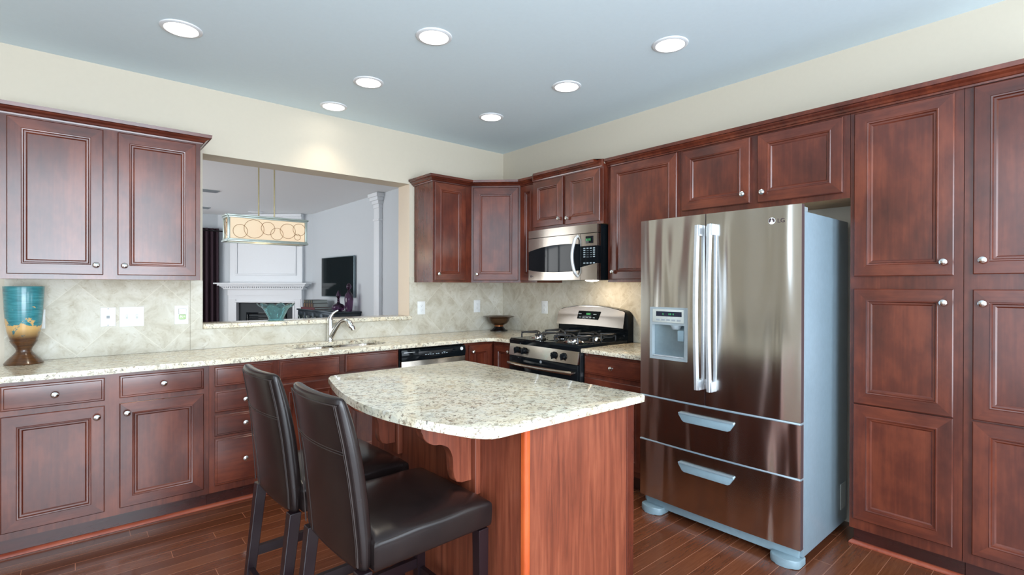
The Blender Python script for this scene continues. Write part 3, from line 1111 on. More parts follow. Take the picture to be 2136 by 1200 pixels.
for zc, par in ((0.622, f1), (0.340, f2)):
    bm = BM()
    pts = [(0.272, 0.020), (0.585, 0.020), (0.590, 0.012), (0.568, -0.022), (0.556, -0.028), (0.304, -0.028), (0.292, -0.022), (0.268, 0.012)]
    prism(bm, pts, 0.0, -0.012, lambda u, v, d: (u, d + 0.002, zc + v), bev=0.003)
    h = obj('handle', bm, 'blue_plastic', par)
    h['label'] = 'pale blue-grey recessed pull'
    bm = BM()
    prism(bm, [(0.272, 0.024), (0.588, 0.024), (0.592, 0.018), (0.27, 0.018)], 0.0, -0.016, lambda u, v, d: (u, d + 0.002, zc + v))
    obj('lip', bm, 'seam_light', h)
# ice and water dispenser
dp = obj('dispenser', (lambda b: (
    [box(b, x0, x1, y0, y1, z0, z1) for x0, x1, y0, y1, z0, z1 in (
        (0.076, 0.092, -0.004, 0.03, 0.932, 1.238), (0.302, 0.318, -0.004, 0.03, 0.932, 1.238),
        (0.092, 0.302, -0.004, 0.03, 1.136, 1.238), (0.092, 0.302, -0.004, 0.03, 0.932, 0.948))], b)[1])(BM()), 'grey_plastic', dl, smooth=0)
bm = BM()
xs = [0.092 + 0.21 * i / 10 for i in range(11)]
strip(bm, xs, lambda u: 0.948, lambda u: 1.136, lambda u: 0.043 - 0.02 * (abs(u - 0.197) / 0.105) ** 2, 0.0445, lambda u, v, d: (u, d, v))
obj('recess', bm, 'recess', dp)
bm = BM(); box(bm, 0.096, 0.298, 0.0, 0.040, 0.9485, 0.956, 0.002); obj('drip_tray', bm, 'handle', dp)
bm = BM(); lathe(bm, [(0.022, 0.0), (0.034, 0.022), (0.034, 0.024)], 20, at=(0.235, 0.022, 1.112)); obj('spout', bm, 'grey_plastic', dp)
bm = BM(); box(bm, 0.252, 0.294, 0.006, 0.02, 1.045, 1.108, 0.004); obj('lever', bm, 'blue_plastic', dp)
bm = BM(); box(bm, 0.096, 0.300, -0.0075, -0.0041, 1.150, 1.226, 0.002); cp = obj('control_panel', bm, 'pale_plastic', dp)
bm = BM(); box(bm, 0.122, 0.288, -0.0092, -0.0076, 1.186, 1.214); obj('display', bm, 'display', cp, smooth=0)
for x in (0.165, 0.205, 0.215, 0.232):
    bm = BM(); box(bm, x, x + 0.006, -0.0098, -0.0093, 1.194, 1.204)
    obj('digit', bm, 'green_led', cp, smooth=0)
for i in range(5):
    bm = BM(); box(bm, 0.122 + 0.034 * i, 0.146 + 0.034 * i, -0.0092, -0.0076, 1.160, 1.170, 0.0005)
    obj('button', bm, 'slot', cp, smooth=0)
# badge: a round emblem with a winking face and two letters
bm = BM()
lathe(bm, [(0.0, 0), (0.0165, 0), (0.0165, 0.0012), (0, 0.0012)], 28, mat=Matrix.Translation((0.772, 0.0055, 1.686)) @ Matrix.Rotation(PI / 2, 4, 'X'))
bd = obj('emblem', bm, 'white_plastic', dr)
bm = BM()
a = arc(0.772, 1.686, 0.0145, 100, 215, 10)
prism(bm, a + arc(0.772, 1.686, 0.0055, 215, 100, 8), 0, 0.0012, lambda u, v, d: (u, 0.0040 - d, v))
a = arc(0.772, 1.686, 0.0145, -30, 75, 10)
prism(bm, a + arc(0.772, 1.686, 0.0055, 75, -30, 8), 0, 0.0012, lambda u, v, d: (u, 0.0040 - d, v))
lathe(bm, [(0, 0), (0.0024, 0), (0.0024, 0.0012), (0, 0.0012)], 12, mat=Matrix.Translation((0.767, 0.0040, 1.690)) @ Matrix.Rotation(PI / 2, 4, 'X'))
obj('emblem_face', bm, 'gasket', bd)
lg = text_bm('LG', 0.029, 0.0008)
obj('lettering', lg, 'gasket', dr, (0.797, 0.0058, 1.6755), (PI / 2, 0, 0), smooth=0)
bm = BM(); box(bm, FW - 0.075, FW - 0.012, 0.03, 0.125, 1.7275, 1.752, 0.004); obj('hinge_cover', bm, 'grey_plastic', f)
bm = BM(); box(bm, 0.012, 0.075, 0.03, 0.125, 1.7275, 1.752, 0.004); obj('hinge_cover', bm, 'grey_plastic', f)
bm = BM(); box(bm, 0.02, FW - 0.02, 0.05, 0.075, 0.03, 0.092, 0.003); obj('kick_grille', bm, 'blue_plastic', f)
for sx in (0, 1):
    bm = BM()
    cx = 0.075 if not sx else FW - 0.075
    pts = [(cx - 0.07, 0.09)] + [(cx + 0.07 * math.cos(t), 0.03 - 0.042 * math.sin(t)) for t in [PI - PI * i / 14 for i in range(15)]] + [(cx + 0.07, 0.09)]
    prism(bm, pts, 0.001, 0.042, lambda u, v, d: (u, v, d), bev=0.006)
    obj('foot', bm, 'blue_plastic', f)
bm = BM(); box(bm, FW - 0.0035, FW - 0.001, 0.585, 0.66, 0.13, 0.27); obj('rating_label', bm, 'pale_plastic', f, smooth=0)

# ------------------------------------------------------------------ range (local as above, front of the control panel near y = 0)
RW = 0.760
r = thing('gas_range', 'stainless and black gas range with four burners between the countertops', 'stove', (-0.655, -0.8925, 0), -PI / 2)
bm = BM(); box(bm, 0.0, RW, 0.012, 0.625, 0.085, 0.905, 0.002); obj('body', bm, 'black_satin', r)
bm = BM(); box(bm, 0.03, RW - 0.03, 0.06, 0.60, 0.001, 0.0845); obj('plinth', bm, 'black_satin', r, smooth=0)
bm = BM(); prism(bm, [(-0.006, 0.890), (-0.008, 0.918), (0.004, 0.932), (0.56, 0.936), (0.56, 0.9055), (0.012, 0.9055), (0.0115, 0.890)], -0.002, RW + 0.002, lambda u, v, d: (d, u, v), bev=0.003)
obj('cooktop', bm, 'black', r)
bm = BM(); prism(bm, [(-0.006, 0.889), (-0.020, 0.796), (0.0115, 0.796), (0.0115, 0.889)], 0.002, RW - 0.002, lambda u, v, d: (d, u, v), bev=0.003)
cpn = obj('control_panel', bm, 'steel_flat', r)
for x in (0.105, 0.190, 0.525, 0.622):
    bm = BM()
    rotm = Matrix.Translation((x, -0.0135, 0.845)) @ Matrix.Rotation(PI / 2 + 0.13, 4, 'X')
    lathe(bm, [(0.026, 0.0), (0.026, 0.006), (0.020, 0.010), (0.018, 0.028), (0.012, 0.031), (0, 0.0315)], 24, mat=rotm)
    b2 = BM(); box(b2, -0.0045, 0.0045, -0.024, 0.024, 0.010, 0.038, 0.003)
    b2.transform(rotm); me = bpy.data.meshes.new('tmp'); b2.to_mesh(me); b2.free(); bm.from_mesh(me); bpy.data.meshes.remove(me)
    obj('knob', bm, 'black', cpn)
bm = BM(); box(bm, 0.004, RW - 0.004, -0.016, 0.0115, 0.640, 0.792, 0.005); dv = obj('oven_door', bm, 'black', r)
bm = BM(); box(bm, 0.004, RW - 0.04, -0.020, 0.0115, 0.260, 0.6395, 0.004); obj('door_panel', bm, 'steel_flat', dv)
bm = BM(); box(bm, 0.10, RW - 0.14, -0.0215, -0.0202, 0.32, 0.56, 0.0); obj('oven_window', bm, 'black', dv, smooth=0)
bm = BM()
hp = [(0.035 + 0.69 * i / 20, -0.052 - 0.022 * math.sin(PI * i / 20), 0.735 + 0.0 * i) for i in range(21)]
hp = [(0.035, -0.012, 0.735)] + hp + [(0.725, -0.012, 0.735)]
tube(bm, hp, [0.013] + [0.0145] * 21 + [0.013], 14)
obj('handle', bm, 'steel_flat', dv)
bm = BM(); lathe(bm, [(0, 0), (0.011, 0), (0.011, 0.002), (0, 0.002)], 20, mat=Matrix.Translation((RW / 2, -0.0165, 0.775)) @ Matrix.Rotation(PI / 2, 4, 'X')); obj('badge', bm, 'slot', dv)
bm = BM(); box(bm, 0.004, RW - 0.004, -0.016, 0.0115, 0.095, 0.252, 0.005); obj('storage_drawer', bm, 'steel_flat', r)
# burners and grates
for (x, y, br) in ((0.19, 0.15, 0.044), (0.57, 0.15, 0.05), (0.19, 0.42, 0.05), (0.57, 0.42, 0.038)):
    bm = BM()
    lathe(bm, [(br + 0.03, 0.9362), (br + 0.022, 0.944), (br, 0.946), (br, 0.955), (br - 0.004, 0.9565), (0, 0.9575)], 28, at=(x, y, 0))
    obj('burner', bm, 'chrome', r)
    bm = BM()
    lathe(bm, [(br - 0.005, 0.957), (br - 0.005, 0.964), (br - 0.012, 0.967), (0, 0.968)], 28, at=(x, y, 0))
    obj('burner_cap', bm, 'iron', r)
for cx in (0.19, 0.57):
    bm = BM()
    for cy in (0.15, 0.42):
        for k in range(4):
            a = PI / 4 + k * PI / 2
            dx, dy = math.cos(a), math.sin(a)
            ex, ey = cx + 0.155 * dx * 1.05, cy + 0.118 * dy * 1.05
            tube(bm, [(cx + 0.025 * dx, cy + 0.025 * dy, 0.976), (cx + 0.03 * dx, cy + 0.03 * dy, 0.982), (ex - 0.02 * dx, ey - 0.02 * dy, 0.982), (ex, ey, 0.976), (ex + 0.004 * dx, ey, 0.962), (ex + 0.004 * dx, ey, 0.9365)], 0.0065, 8)
    for cy in (0.15, 0.42):
        for sx in (-1, 1):
            tube(bm, [(cx + sx * 0.118, cy - 0.09, 0.980), (cx + sx * 0.118, cy + 0.09, 0.980)], 0.006, 8)
    obj('grate', bm, 'iron', r)
# back guard
top = lambda u: 1.150 + 0.045 * (1 - (2 * u / RW - 1) ** 2) - 0.03 * max(0, abs(2 * u / RW - 1) - 0.92) / 0.08
us = [RW * i / 40 for i in range(41)]
bm = BM(); strip(bm, us, lambda u: 0.906, lambda u: top(u) + 0.004, lambda u: 0.572, 0.640, lambda u, v, d: (u, d, v))
bgd = obj('back_guard', bm, 'black', r, smooth=40)
bm = BM()
us2 = [0.004 + (RW - 0.03) * i / 40 for i in range(41)]
strip(bm, us2, lambda u: 1.025 + 0.006 * math.cos(PI * (u / RW - 0.5)), lambda u: top(u), lambda u: 0.540, 0.5715, lambda u, v, d: (u, d + 0.030 * (v - 1.03) / 0.15 if d < 0.56 else d, v))
gp = obj('guard_panel', bm, 'steel_flat', bgd, smooth=40)
bm = BM()
prism(bm, [(0.245, 1.082), (0.470, 1.082), (0.490, 1.150), (0.255, 1.150)], 0.0, 0.006, lambda u, v, d: (u, 0.5375 - d + 0.030 * (v - 1.03) / 0.15, v), bev=0.002)
ds = obj('clock_display', bm, 'black', gp)
for i in range(5):
    bm = BM(); box(bm, 0.275 + 0.038 * i, 0.292 + 0.038 * i, 0.538, 0.5445, 1.094, 1.100); obj('button', bm, 'key', ds, smooth=0)
for i in range(2):
    bm = BM(); box(bm, 0.262 + 0.165 * i, 0.292 + 0.165 * i, 0.545, 0.5505, 1.122, 1.128); obj('button', bm, 'key', ds, smooth=0)
bm = BM(); box(bm, 0.350, 0.392, 0.545, 0.5525, 1.118, 1.134); obj('digits', bm, 'green_led', ds, smooth=0)

# ------------------------------------------------------------------ microwave
m = thing('microwave', 'stainless over-the-range microwave with an arched black window', 'microwave', (-0.385, -0.8665, 1.405), -PI / 2)
MW, MH = 0.757, 0.428
fr = lambda u: -0.045 - 0.018 * math.sin(PI * min(1, max(0, u / MW)))
bm = BM(); box(bm, 0.002, MW - 0.002, 0.001, 0.36, 0.003, MH, 0.003); obj('case', bm, 'black', m)
us = [MW * i / 30 for i in range(31)]
fm = lambda u, v, d: (u, d, v)
bm = BM(); strip(bm, us, lambda u: 0.362, lambda u: MH - 0.002, fr, 0.0, fm); obj('vent_grille', bm, 'steel_flat', m, smooth=40)
XD = 0.598
lo = lambda u: 0.092 - 0.026 * (1 - ((u - 0.36) / 0.36) ** 2)
hi = lambda u: 0.248 + 0.042 * (1 - ((u - 0.40) / 0.40) ** 2)
ud = [XD * i / 26 for i in range(27)]
bot = lambda u: 0.004
bm = BM()
strip(bm, ud, bot, lo, fr, 0.0, fm)
strip(bm, ud, hi, lambda u: 0.357, fr, 0.0, fm)
md_ = obj('door', bm, 'steel_flat', m, smooth=40)
bm = BM(); strip(bm, ud, lambda u: lo(u) + 0.0003, lambda u: hi(u) - 0.0003, lambda u: fr(u) + 0.002, 0.0, fm); obj('window', bm, 'black', md_, smooth=40)
uc = [XD + 0.004 + (MW - XD - 0.004) * i / 8 for i in range(9)]
lo2 = lambda u: 0.100 + 0.03 * (u - 0.6) / 0.157
hi2 = lambda u: 0.262
bm = BM()
strip(bm, uc, bot, lo2, fr, 0.0, fm)
obj('lower_panel', bm, 'steel_flat', m, smooth=40)
bm = BM(); strip(bm, uc, hi2, lambda u: 0.357, fr, 0.0, fm)
cpm = obj('control_panel', bm, 'steel_flat', m, smooth=40)
bm = BM(); strip(bm, uc, lambda u: lo2(u) + 0.0003, lambda u: hi2(u) - 0.0003, lambda u: fr(u) + 0.001, 0.0, fm); kp = obj('keypad', bm, 'black', cpm, smooth=40)
bm = BM()
for i in range(4):
    for j in range(8):
        u = 0.640 + 0.030 * i
        if 1 <= i <= 2 and 3 <= j <= 6:
            for q in (-0.007, 0.003):
                box(bm, u + q, u + q + 0.005, fr(u) - 0.0012, fr(u) + 0.002, 0.128 + 0.016 * j, 0.132 + 0.016 * j)
        elif j in (0, 3, 4, 5, 6, 7):
            box(bm, u - 0.009, u + 0.009, fr(u) - 0.0012, fr(u) + 0.002, 0.128 + 0.016 * j, 0.136 + 0.016 * j)
obj('keys', bm, 'key', kp, smooth=0)
bm = BM(); box(bm, 0.635, 0.722, fr(0.68) - 0.002, fr(0.68) + 0.003, 0.282, 0.336, 0.001); ds = obj('display', bm, 'black', cpm)
for x in (0.655, 0.672, 0.690):
    bm = BM(); box(bm, x, x + 0.010, fr(0.68) - 0.0028, fr(0.68) - 0.0015, 0.300, 0.318)
    obj('digit', bm, 'green_led', ds, smooth=0)
bm = BM()
n = 16
pts = [(0.573, fr(0.57) + 0.004, 0.345), (0.572, fr(0.57) - 0.016, 0.330)] + [(0.572 - 0.012 * math.sin(PI * i / n), fr(0.57) - 0.030 - 0.016 * math.sin(PI * i / n), 0.315 - 0.255 * i / n) for i in range(n + 1)] + [(0.572, fr(0.57) - 0.016, 0.045), (0.573, fr(0.57) + 0.004, 0.030)]
tube(bm, pts, [0.011] * 2 + [0.0125] * (n + 1) + [0.011] * 2, 12)
obj('handle', bm, 'handle', md_)
bm = BM()
lathe(bm, [(0, 0), (0.010, 0), (0.010, 0.0015), (0, 0.0015)], 20, mat=Matrix.Translation((0.035, fr(0.035) - 0.0002, 0.038)) @ Matrix.Rotation(PI / 2, 4, 'X'))
for i in range(4):
    box(bm, 0.052 + 0.007 * i, 0.057 + 0.007 * i, fr(0.05) - 0.001, fr(0.05) + 0.003, 0.034, 0.041)
obj('badge', bm, 'gasket', md_)
bm = BM(); lathe(bm, [(0, -0.010), (0.045, -0.007), (0.062, -0.001), (0.062, 0.002), (0, 0.002)], 28, at=(0.62, 0.06, 0.0), sx=1.0, sy=0.6); obj('cooktop_lamp', bm, 'lens_glow', m)
area('cooktop_lamp_light', (-0.30, -1.46, 1.392), (0, math.radians(-20), 0), 0.12, 0.08, 2.2, (1.0, 0.78, 0.52))

# ------------------------------------------------------------------ dishwasher
d = thing('dishwasher', 'black and stainless dishwasher under the countertop right of the sink', 'dishwasher', (-1.5285, -0.64, 0))
DWW = 0.603
bm = BM(); box(bm, 0.003, DWW - 0.003, 0.031, 0.60, 0.11, 0.872); obj('tub', bm, 'black_satin', d, smooth=0)
bm = BM(); box(bm, 0.003, DWW - 0.003, 0.10, 0.58, 0.001, 0.109); obj('toe_kick', bm, 'black_satin', d, smooth=0)
pz = lambda z: 0.785 + (z - 0.748) * 0.70
bm = BM(); prism(bm, [(0.0, 0.748), (-0.006, 0.80), (0.002, 0.866), (0.030, 0.872), (0.030, 0.748)], 0.006, DWW - 0.006, lambda u, v, q: (q, u, pz(v)), bev=0.003)
cpd = obj('control_panel', bm, 'black', d)
bm = BM(); prism(bm, [(0.150, 0.842), (0.462, 0.842), (0.466, 0.812), (0.40, 0.785), (0.30, 0.778), (0.20, 0.785), (0.148, 0.806)], -0.0085, 0.004, lambda u, v, q: (u, q, pz(v)), bev=0.002)
bz = obj('button_bezel', bm, 'black_satin', cpd)
bm = BM()
for x in (0.208, 0.230, 0.251, 0.273, 0.305, 0.324, 0.359, 0.380, 0.402):
    box(bm, x, x + 0.013, -0.0095, -0.006, pz(0.797), pz(0.806), 0.0008)
box(bm, 0.245, 0.262, -0.0092, -0.006, pz(0.812), pz(0.816)); box(bm, 0.372, 0.394, -0.0092, -0.006, pz(0.814), pz(0.818))
obj('buttons', bm, 'key', bz)
bm = BM(); lathe(bm, [(0, 0), (0.014, 0), (0.014, 0.003), (0, 0.004)], 22, mat=Matrix.Translation((0.556, -0.002, pz(0.832))) @ Matrix.Rotation(PI / 2, 4, 'X')); obj('badge', bm, 'white_plastic', cpd)
bm = BM(); box(bm, 0.022, 0.118, -0.010, 0.0, pz(0.836), pz(0.844), 0.002); obj('latch', bm, 'handle', cpd)
bm = BM(); box(bm, 0.006, DWW - 0.006, -0.001, 0.030, 0.125, 0.783, 0.005); obj('door', bm, 'steel_flat', d)

# ------------------------------------------------------------------ sink and tap
s = thing('sink', 'undermount stainless double sink in the long countertop', 'sink', (-1.885, -0.31, 0.8825))


def basin(x0, x1, y0, y1, dep):
    bm = BM()
    loops = []
    for ins, z, r_ in ((-0.012, 0.0, 0.09), (0.0, 0.0, 0.085), (0.004, -0.02, 0.085), (0.012, -dep + 0.03, 0.08), (0.035, -dep, 0.07)):
        pts = []
        for cx, cy, a in ((x1 - ins - r_, y0 + ins + r_, -90), (x1 - ins - r_, y1 - ins - r_, 0), (x0 + ins + r_, y1 - ins - r_, 90), (x0 + ins + r_, y0 + ins + r_, 180)):
            pts += arc(cx, cy, r_, a, a + 90, 6)
        loops.append([bm.verts.new((x + 1.885, y + 0.31, z)) for x, y in pts])
    for a, b in zip(loops, loops[1:]):
        for i in range(len(a)):
            j = (i + 1) % len(a)
            bm.faces.new((a[i], a[j], b[j], b[i]))
    bm.faces.new(loops[-1])
    o = obj('basin', bm, 'steel_flat', s, smooth=50)
    bm = BM(); lathe(bm, [(0.0, -dep + 0.001), (0.03, -dep + 0.001), (0.042, -dep + 0.004), (0.042, -dep)], 24, at=((x0 + x1) / 2 + 1.885, (y0 + y1) / 2 + 0.31, 0)); obj('drain', bm, 'chrome', o)


basin(-2.228, -1.905, -0.503, -0.122, 0.20)
basin(-1.868, -1.542, -0.503, -0.122, 0.17)
t = thing('kitchen_tap', 'curved chrome kitchen tap with an upright lever behind the sink', 'tap', (-1.845, -0.062, 0.9145))
bm = BM(); lathe(bm, [(0.0, 0), (0.032, 0), (0.032, 0.004), (0.026, 0.009), (0.0245, 0.02), (0.024, 0.10), (0.0235, 0.165), (0.018, 0.185), (0.0, 0.192)], 28); obj('body', bm, 'chrome', t)
bm = BM()
pts, rs = [], []
# the spout leaves the body, climbs and bows over towards the basin
for i in range(25):
    q = i / 24
    ang = math.radians(40 - 190 * q * 0.62)
    pts.append((0.0 + 0.122 * q, -0.010 - 0.108 * q ** 1.0, 0.03 + 0.138 * math.sin(PI * min(q, 1) * 0.72) - 0.012 * q ** 6))
    rs.append(0.0225 - 0.004 * math.sin(PI * q) + (0.0035 if q > 0.86 else 0))
tube(bm, pts, rs, 16)
e0 = Vector(pts[-1])
tube(bm, [e0 + Vector((-0.012, 0.008, 0.006)), e0 + Vector((0.010, -0.007, -0.014)), e0 + Vector((0.016, -0.012, -0.034))], [0.019, 0.021, 0.019], 16)
obj('spout', bm, 'chrome', t)
bm = BM()
tube(bm, [(0, 0, 0.180), (0.004, -0.002, 0.200), (0.018, -0.006, 0.222), (0.040, -0.012, 0.238), (0.058, -0.016, 0.246)], [0.016, 0.012, 0.009, 0.008, 0.0065], 12)
obj('lever', bm, 'chrome', t)

# ------------------------------------------------------------------ wall plates
def plate(x, z, w, h, label, kind, wall='back'):
    if wall == 'back':
        p = thing('wall_plate', label, 'outlet', (x, -0.0095, z))
    else:
        p = thing('wall_plate', label, 'outlet', (-0.0095, x, z), -PI / 2)
    bm = BM(); box(bm, -w / 2, w / 2, -0.006, 0.0, -h / 2, h / 2, 0.0022); obj('cover', bm, 'white_plastic', p)
    if kind == 'jack':
        bm = BM(); box(bm, -0.008, 0.008, -0.0075, -0.0055, -0.009, 0.009, 0.001); obj('jack', bm, 'slot', p)
        bm = BM()
        for zz in (-0.052, 0.052):
            lathe(bm, [(0, 0), (0.0032, 0), (0.002, 0.001), (0, 0.001)], 10, mat=Matrix.Translation((0, -0.006, zz)) @ Matrix.Rotation(PI / 2, 4, 'X'))
        obj('screw', bm, 'slot', p)
    elif kind in ('toggle', 'double'):
        for xx in ((0,) if kind == 'toggle' else (-0.026, 0.026)):
            bm = BM(); box(bm, xx - 0.0055, xx + 0.0055, -0.0072, -0.0055, -0.013, 0.013); pl = obj('switch_slot', bm, 'pale_plastic', p, smooth=0)
            bm = BM(); box(bm, xx - 0.004, xx + 0.004, -0.017, -0.0072, 0.0, 0.010, 0.0015); obj('toggle', bm, 'white_plastic', pl)
    elif kind == 'rocker':
        for xx in (-0.026, 0.026):
            bm = BM(); box(bm, xx - 0.017, xx + 0.017, -0.009, -0.0055, -0.034, 0.034, 0.002); obj('rocker', bm, 'white_plastic', p)
    elif kind == 'outlet':
        for zz in (-0.020, 0.020):
            bm = BM(); box(bm, -0.017, 0.017, -0.0078, -0.0055, zz - 0.014, zz + 0.014, 0.002); so = obj('socket', bm, 'white_plastic', p)
            bm = BM()
            box(bm, -0.0075, -0.0055, -0.0082, -0.007, zz - 0.003, zz + 0.007); box(bm, 0.0055, 0.0075, -0.0082, -0.007, zz - 0.003, zz + 0.006)
            box(bm, -0.002, 0.002, -0.0082, -0.007, zz - 0.010, zz - 0.006)
            obj('socket_slots', bm, 'slot', so, smooth=0)
    return p


plate(-3.585, 1.158, 0.116, 0.116, 'white double rocker switch plate half hidden behind the vase', 'rocker')
plate(-3.236, 1.158, 0.076, 0.120, 'white telephone jack plate left of the double switch plate', 'jack')
plate(-3.116, 1.156, 0.128, 0.128, 'white plate with two toggle switches under the left wall cabinet', 'double')
plate(-2.845, 1.158, 0.080, 0.126, 'white outlet plate with an air freshener plugged into it', 'plain')
plate(-0.982, 1.157, 0.080, 0.120, 'white outlet plate at the right edge of the pass-through', 'outlet')
plate(-0.346, 1.158, 0.078, 0.122, 'white outlet plate above the bronze bowl in the corner', 'outlet')
plate(-0.638, 1.160, 0.080, 0.122, 'white outlet plate on the tile left of the range', 'outlet', 'right')
a = thing('air_freshener', 'white plug-in air freshener with green oil below', 'air freshener', (-2.843, -0.016, 1.158))
bm = BM(); box(bm, -0.022, 0.022, -0.034, -0.0005, 0.004, 0.046, 0.007, 3); obj('housing', bm, 'white_plastic', a)
bm = BM(); box(bm, -0.020, 0.020, -0.030, -0.003, -0.030, 0.0035, 0.006, 3); obj('oil_bottle', bm, 'green_gel', a)

# ------------------------------------------------------------------ vase and bowls
v = lathe(BM(), [(0, 0), (0.082, 0), (0.084, 0.006), (0.070, 0.026), (0.052, 0.046), (0.037, 0.064), (0.0325, 0.076), (0.037, 0.090), (0.048, 0.108), (0.058, 0.126), (0.0595, 0.130), (0.0575, 0.133), (0.063, 0.152), (0.071, 0.185), (0.077, 0.230), (0.081, 0.290), (0.084, 0.350), (0.0875, 0.434), (0.0865, 0.4365), (0.083, 0.434), (0.079, 0.35), (0.07, 0.2), (0.05, 0.14), (0, 0.135)], 56)
tag(obj('vase', v, 'vase', None, (-3.612, -0.130, 0.9145), smooth=40), 'tall teal and gold footed vase at the left end of the countertop', 'vase')
b = thing('footed_bowl', 'wide brown bronze footed bowl on the countertop in the corner', 'bowl', (-0.195, -0.175, 0.9145))
obj('foot', lathe(BM(), [(0, 0), (0.088, 0), (0.088, 0.006), (0.070, 0.012), (0.052, 0.030), (0.044, 0.044), (0, 0.044)], 40), 'bowl_dark', b)
obj('band', lathe(BM(), [(0.0, 0.0442), (0.043, 0.0442), (0.045, 0.047), (0.045, 0.054), (0.043, 0.0568), (0, 0.0568)], 40), 'copper', b)
obj('dish', lathe(BM(), [(0, 0.057), (0.046, 0.057), (0.062, 0.066), (0.082, 0.076), (0.100, 0.100), (0.110, 0.128), (0.122, 0.134), (0.156, 0.1415), (0.157, 0.144), (0.152, 0.1455), (0.120, 0.140), (0.104, 0.134), (0.094, 0.104), (0.07, 0.084), (0, 0.074)], 56), 'bowl', b)
# fluted teal glass bowl on the ledge
bm = BM()
prof = [(0.058, 0.0), (0.060, 0.006), (0.052, 0.014), (0.060, 0.03), (0.074, 0.058), (0.088, 0.085), (0.108, 0.108), (0.128, 0.120)]
seg = 64
rings = []
for inner in (0, 1):
    for k, (rr, z) in (enumerate(prof) if not inner else reversed(list(enumerate(prof)))):
        w = max(0, (k - 3) / 4)
        ring = []
        for i in range(seg):
            a_ = 2 * PI * i / seg
            flu = math.cos(6 * a_)
            R = rr * (1 + 0.10 * w * flu) - (0.005 if inner else 0)
            ring.append(bm.verts.new((R * math.cos(a_), R * math.sin(a_), z + 0.016 * w * w * flu + (0.008 if inner and k == 0 else 0.0))))
        rings.append(ring)
for p, q in zip(rings, rings[1:]):
    for i in range(seg):
        j = (i + 1) % seg
        bm.faces.new((p[i], p[j], q[j], q[i]))
bm.faces.new(rings[0][::-1]); bm.faces.new(rings[-1])
tag(obj('glass_bowl', bm, 'teal_glass', None, (-2.215, 0.075, OZ0 + 0.0335), smooth=60), 'fluted teal glass bowl on the granite ledge of the pass-through', 'bowl')

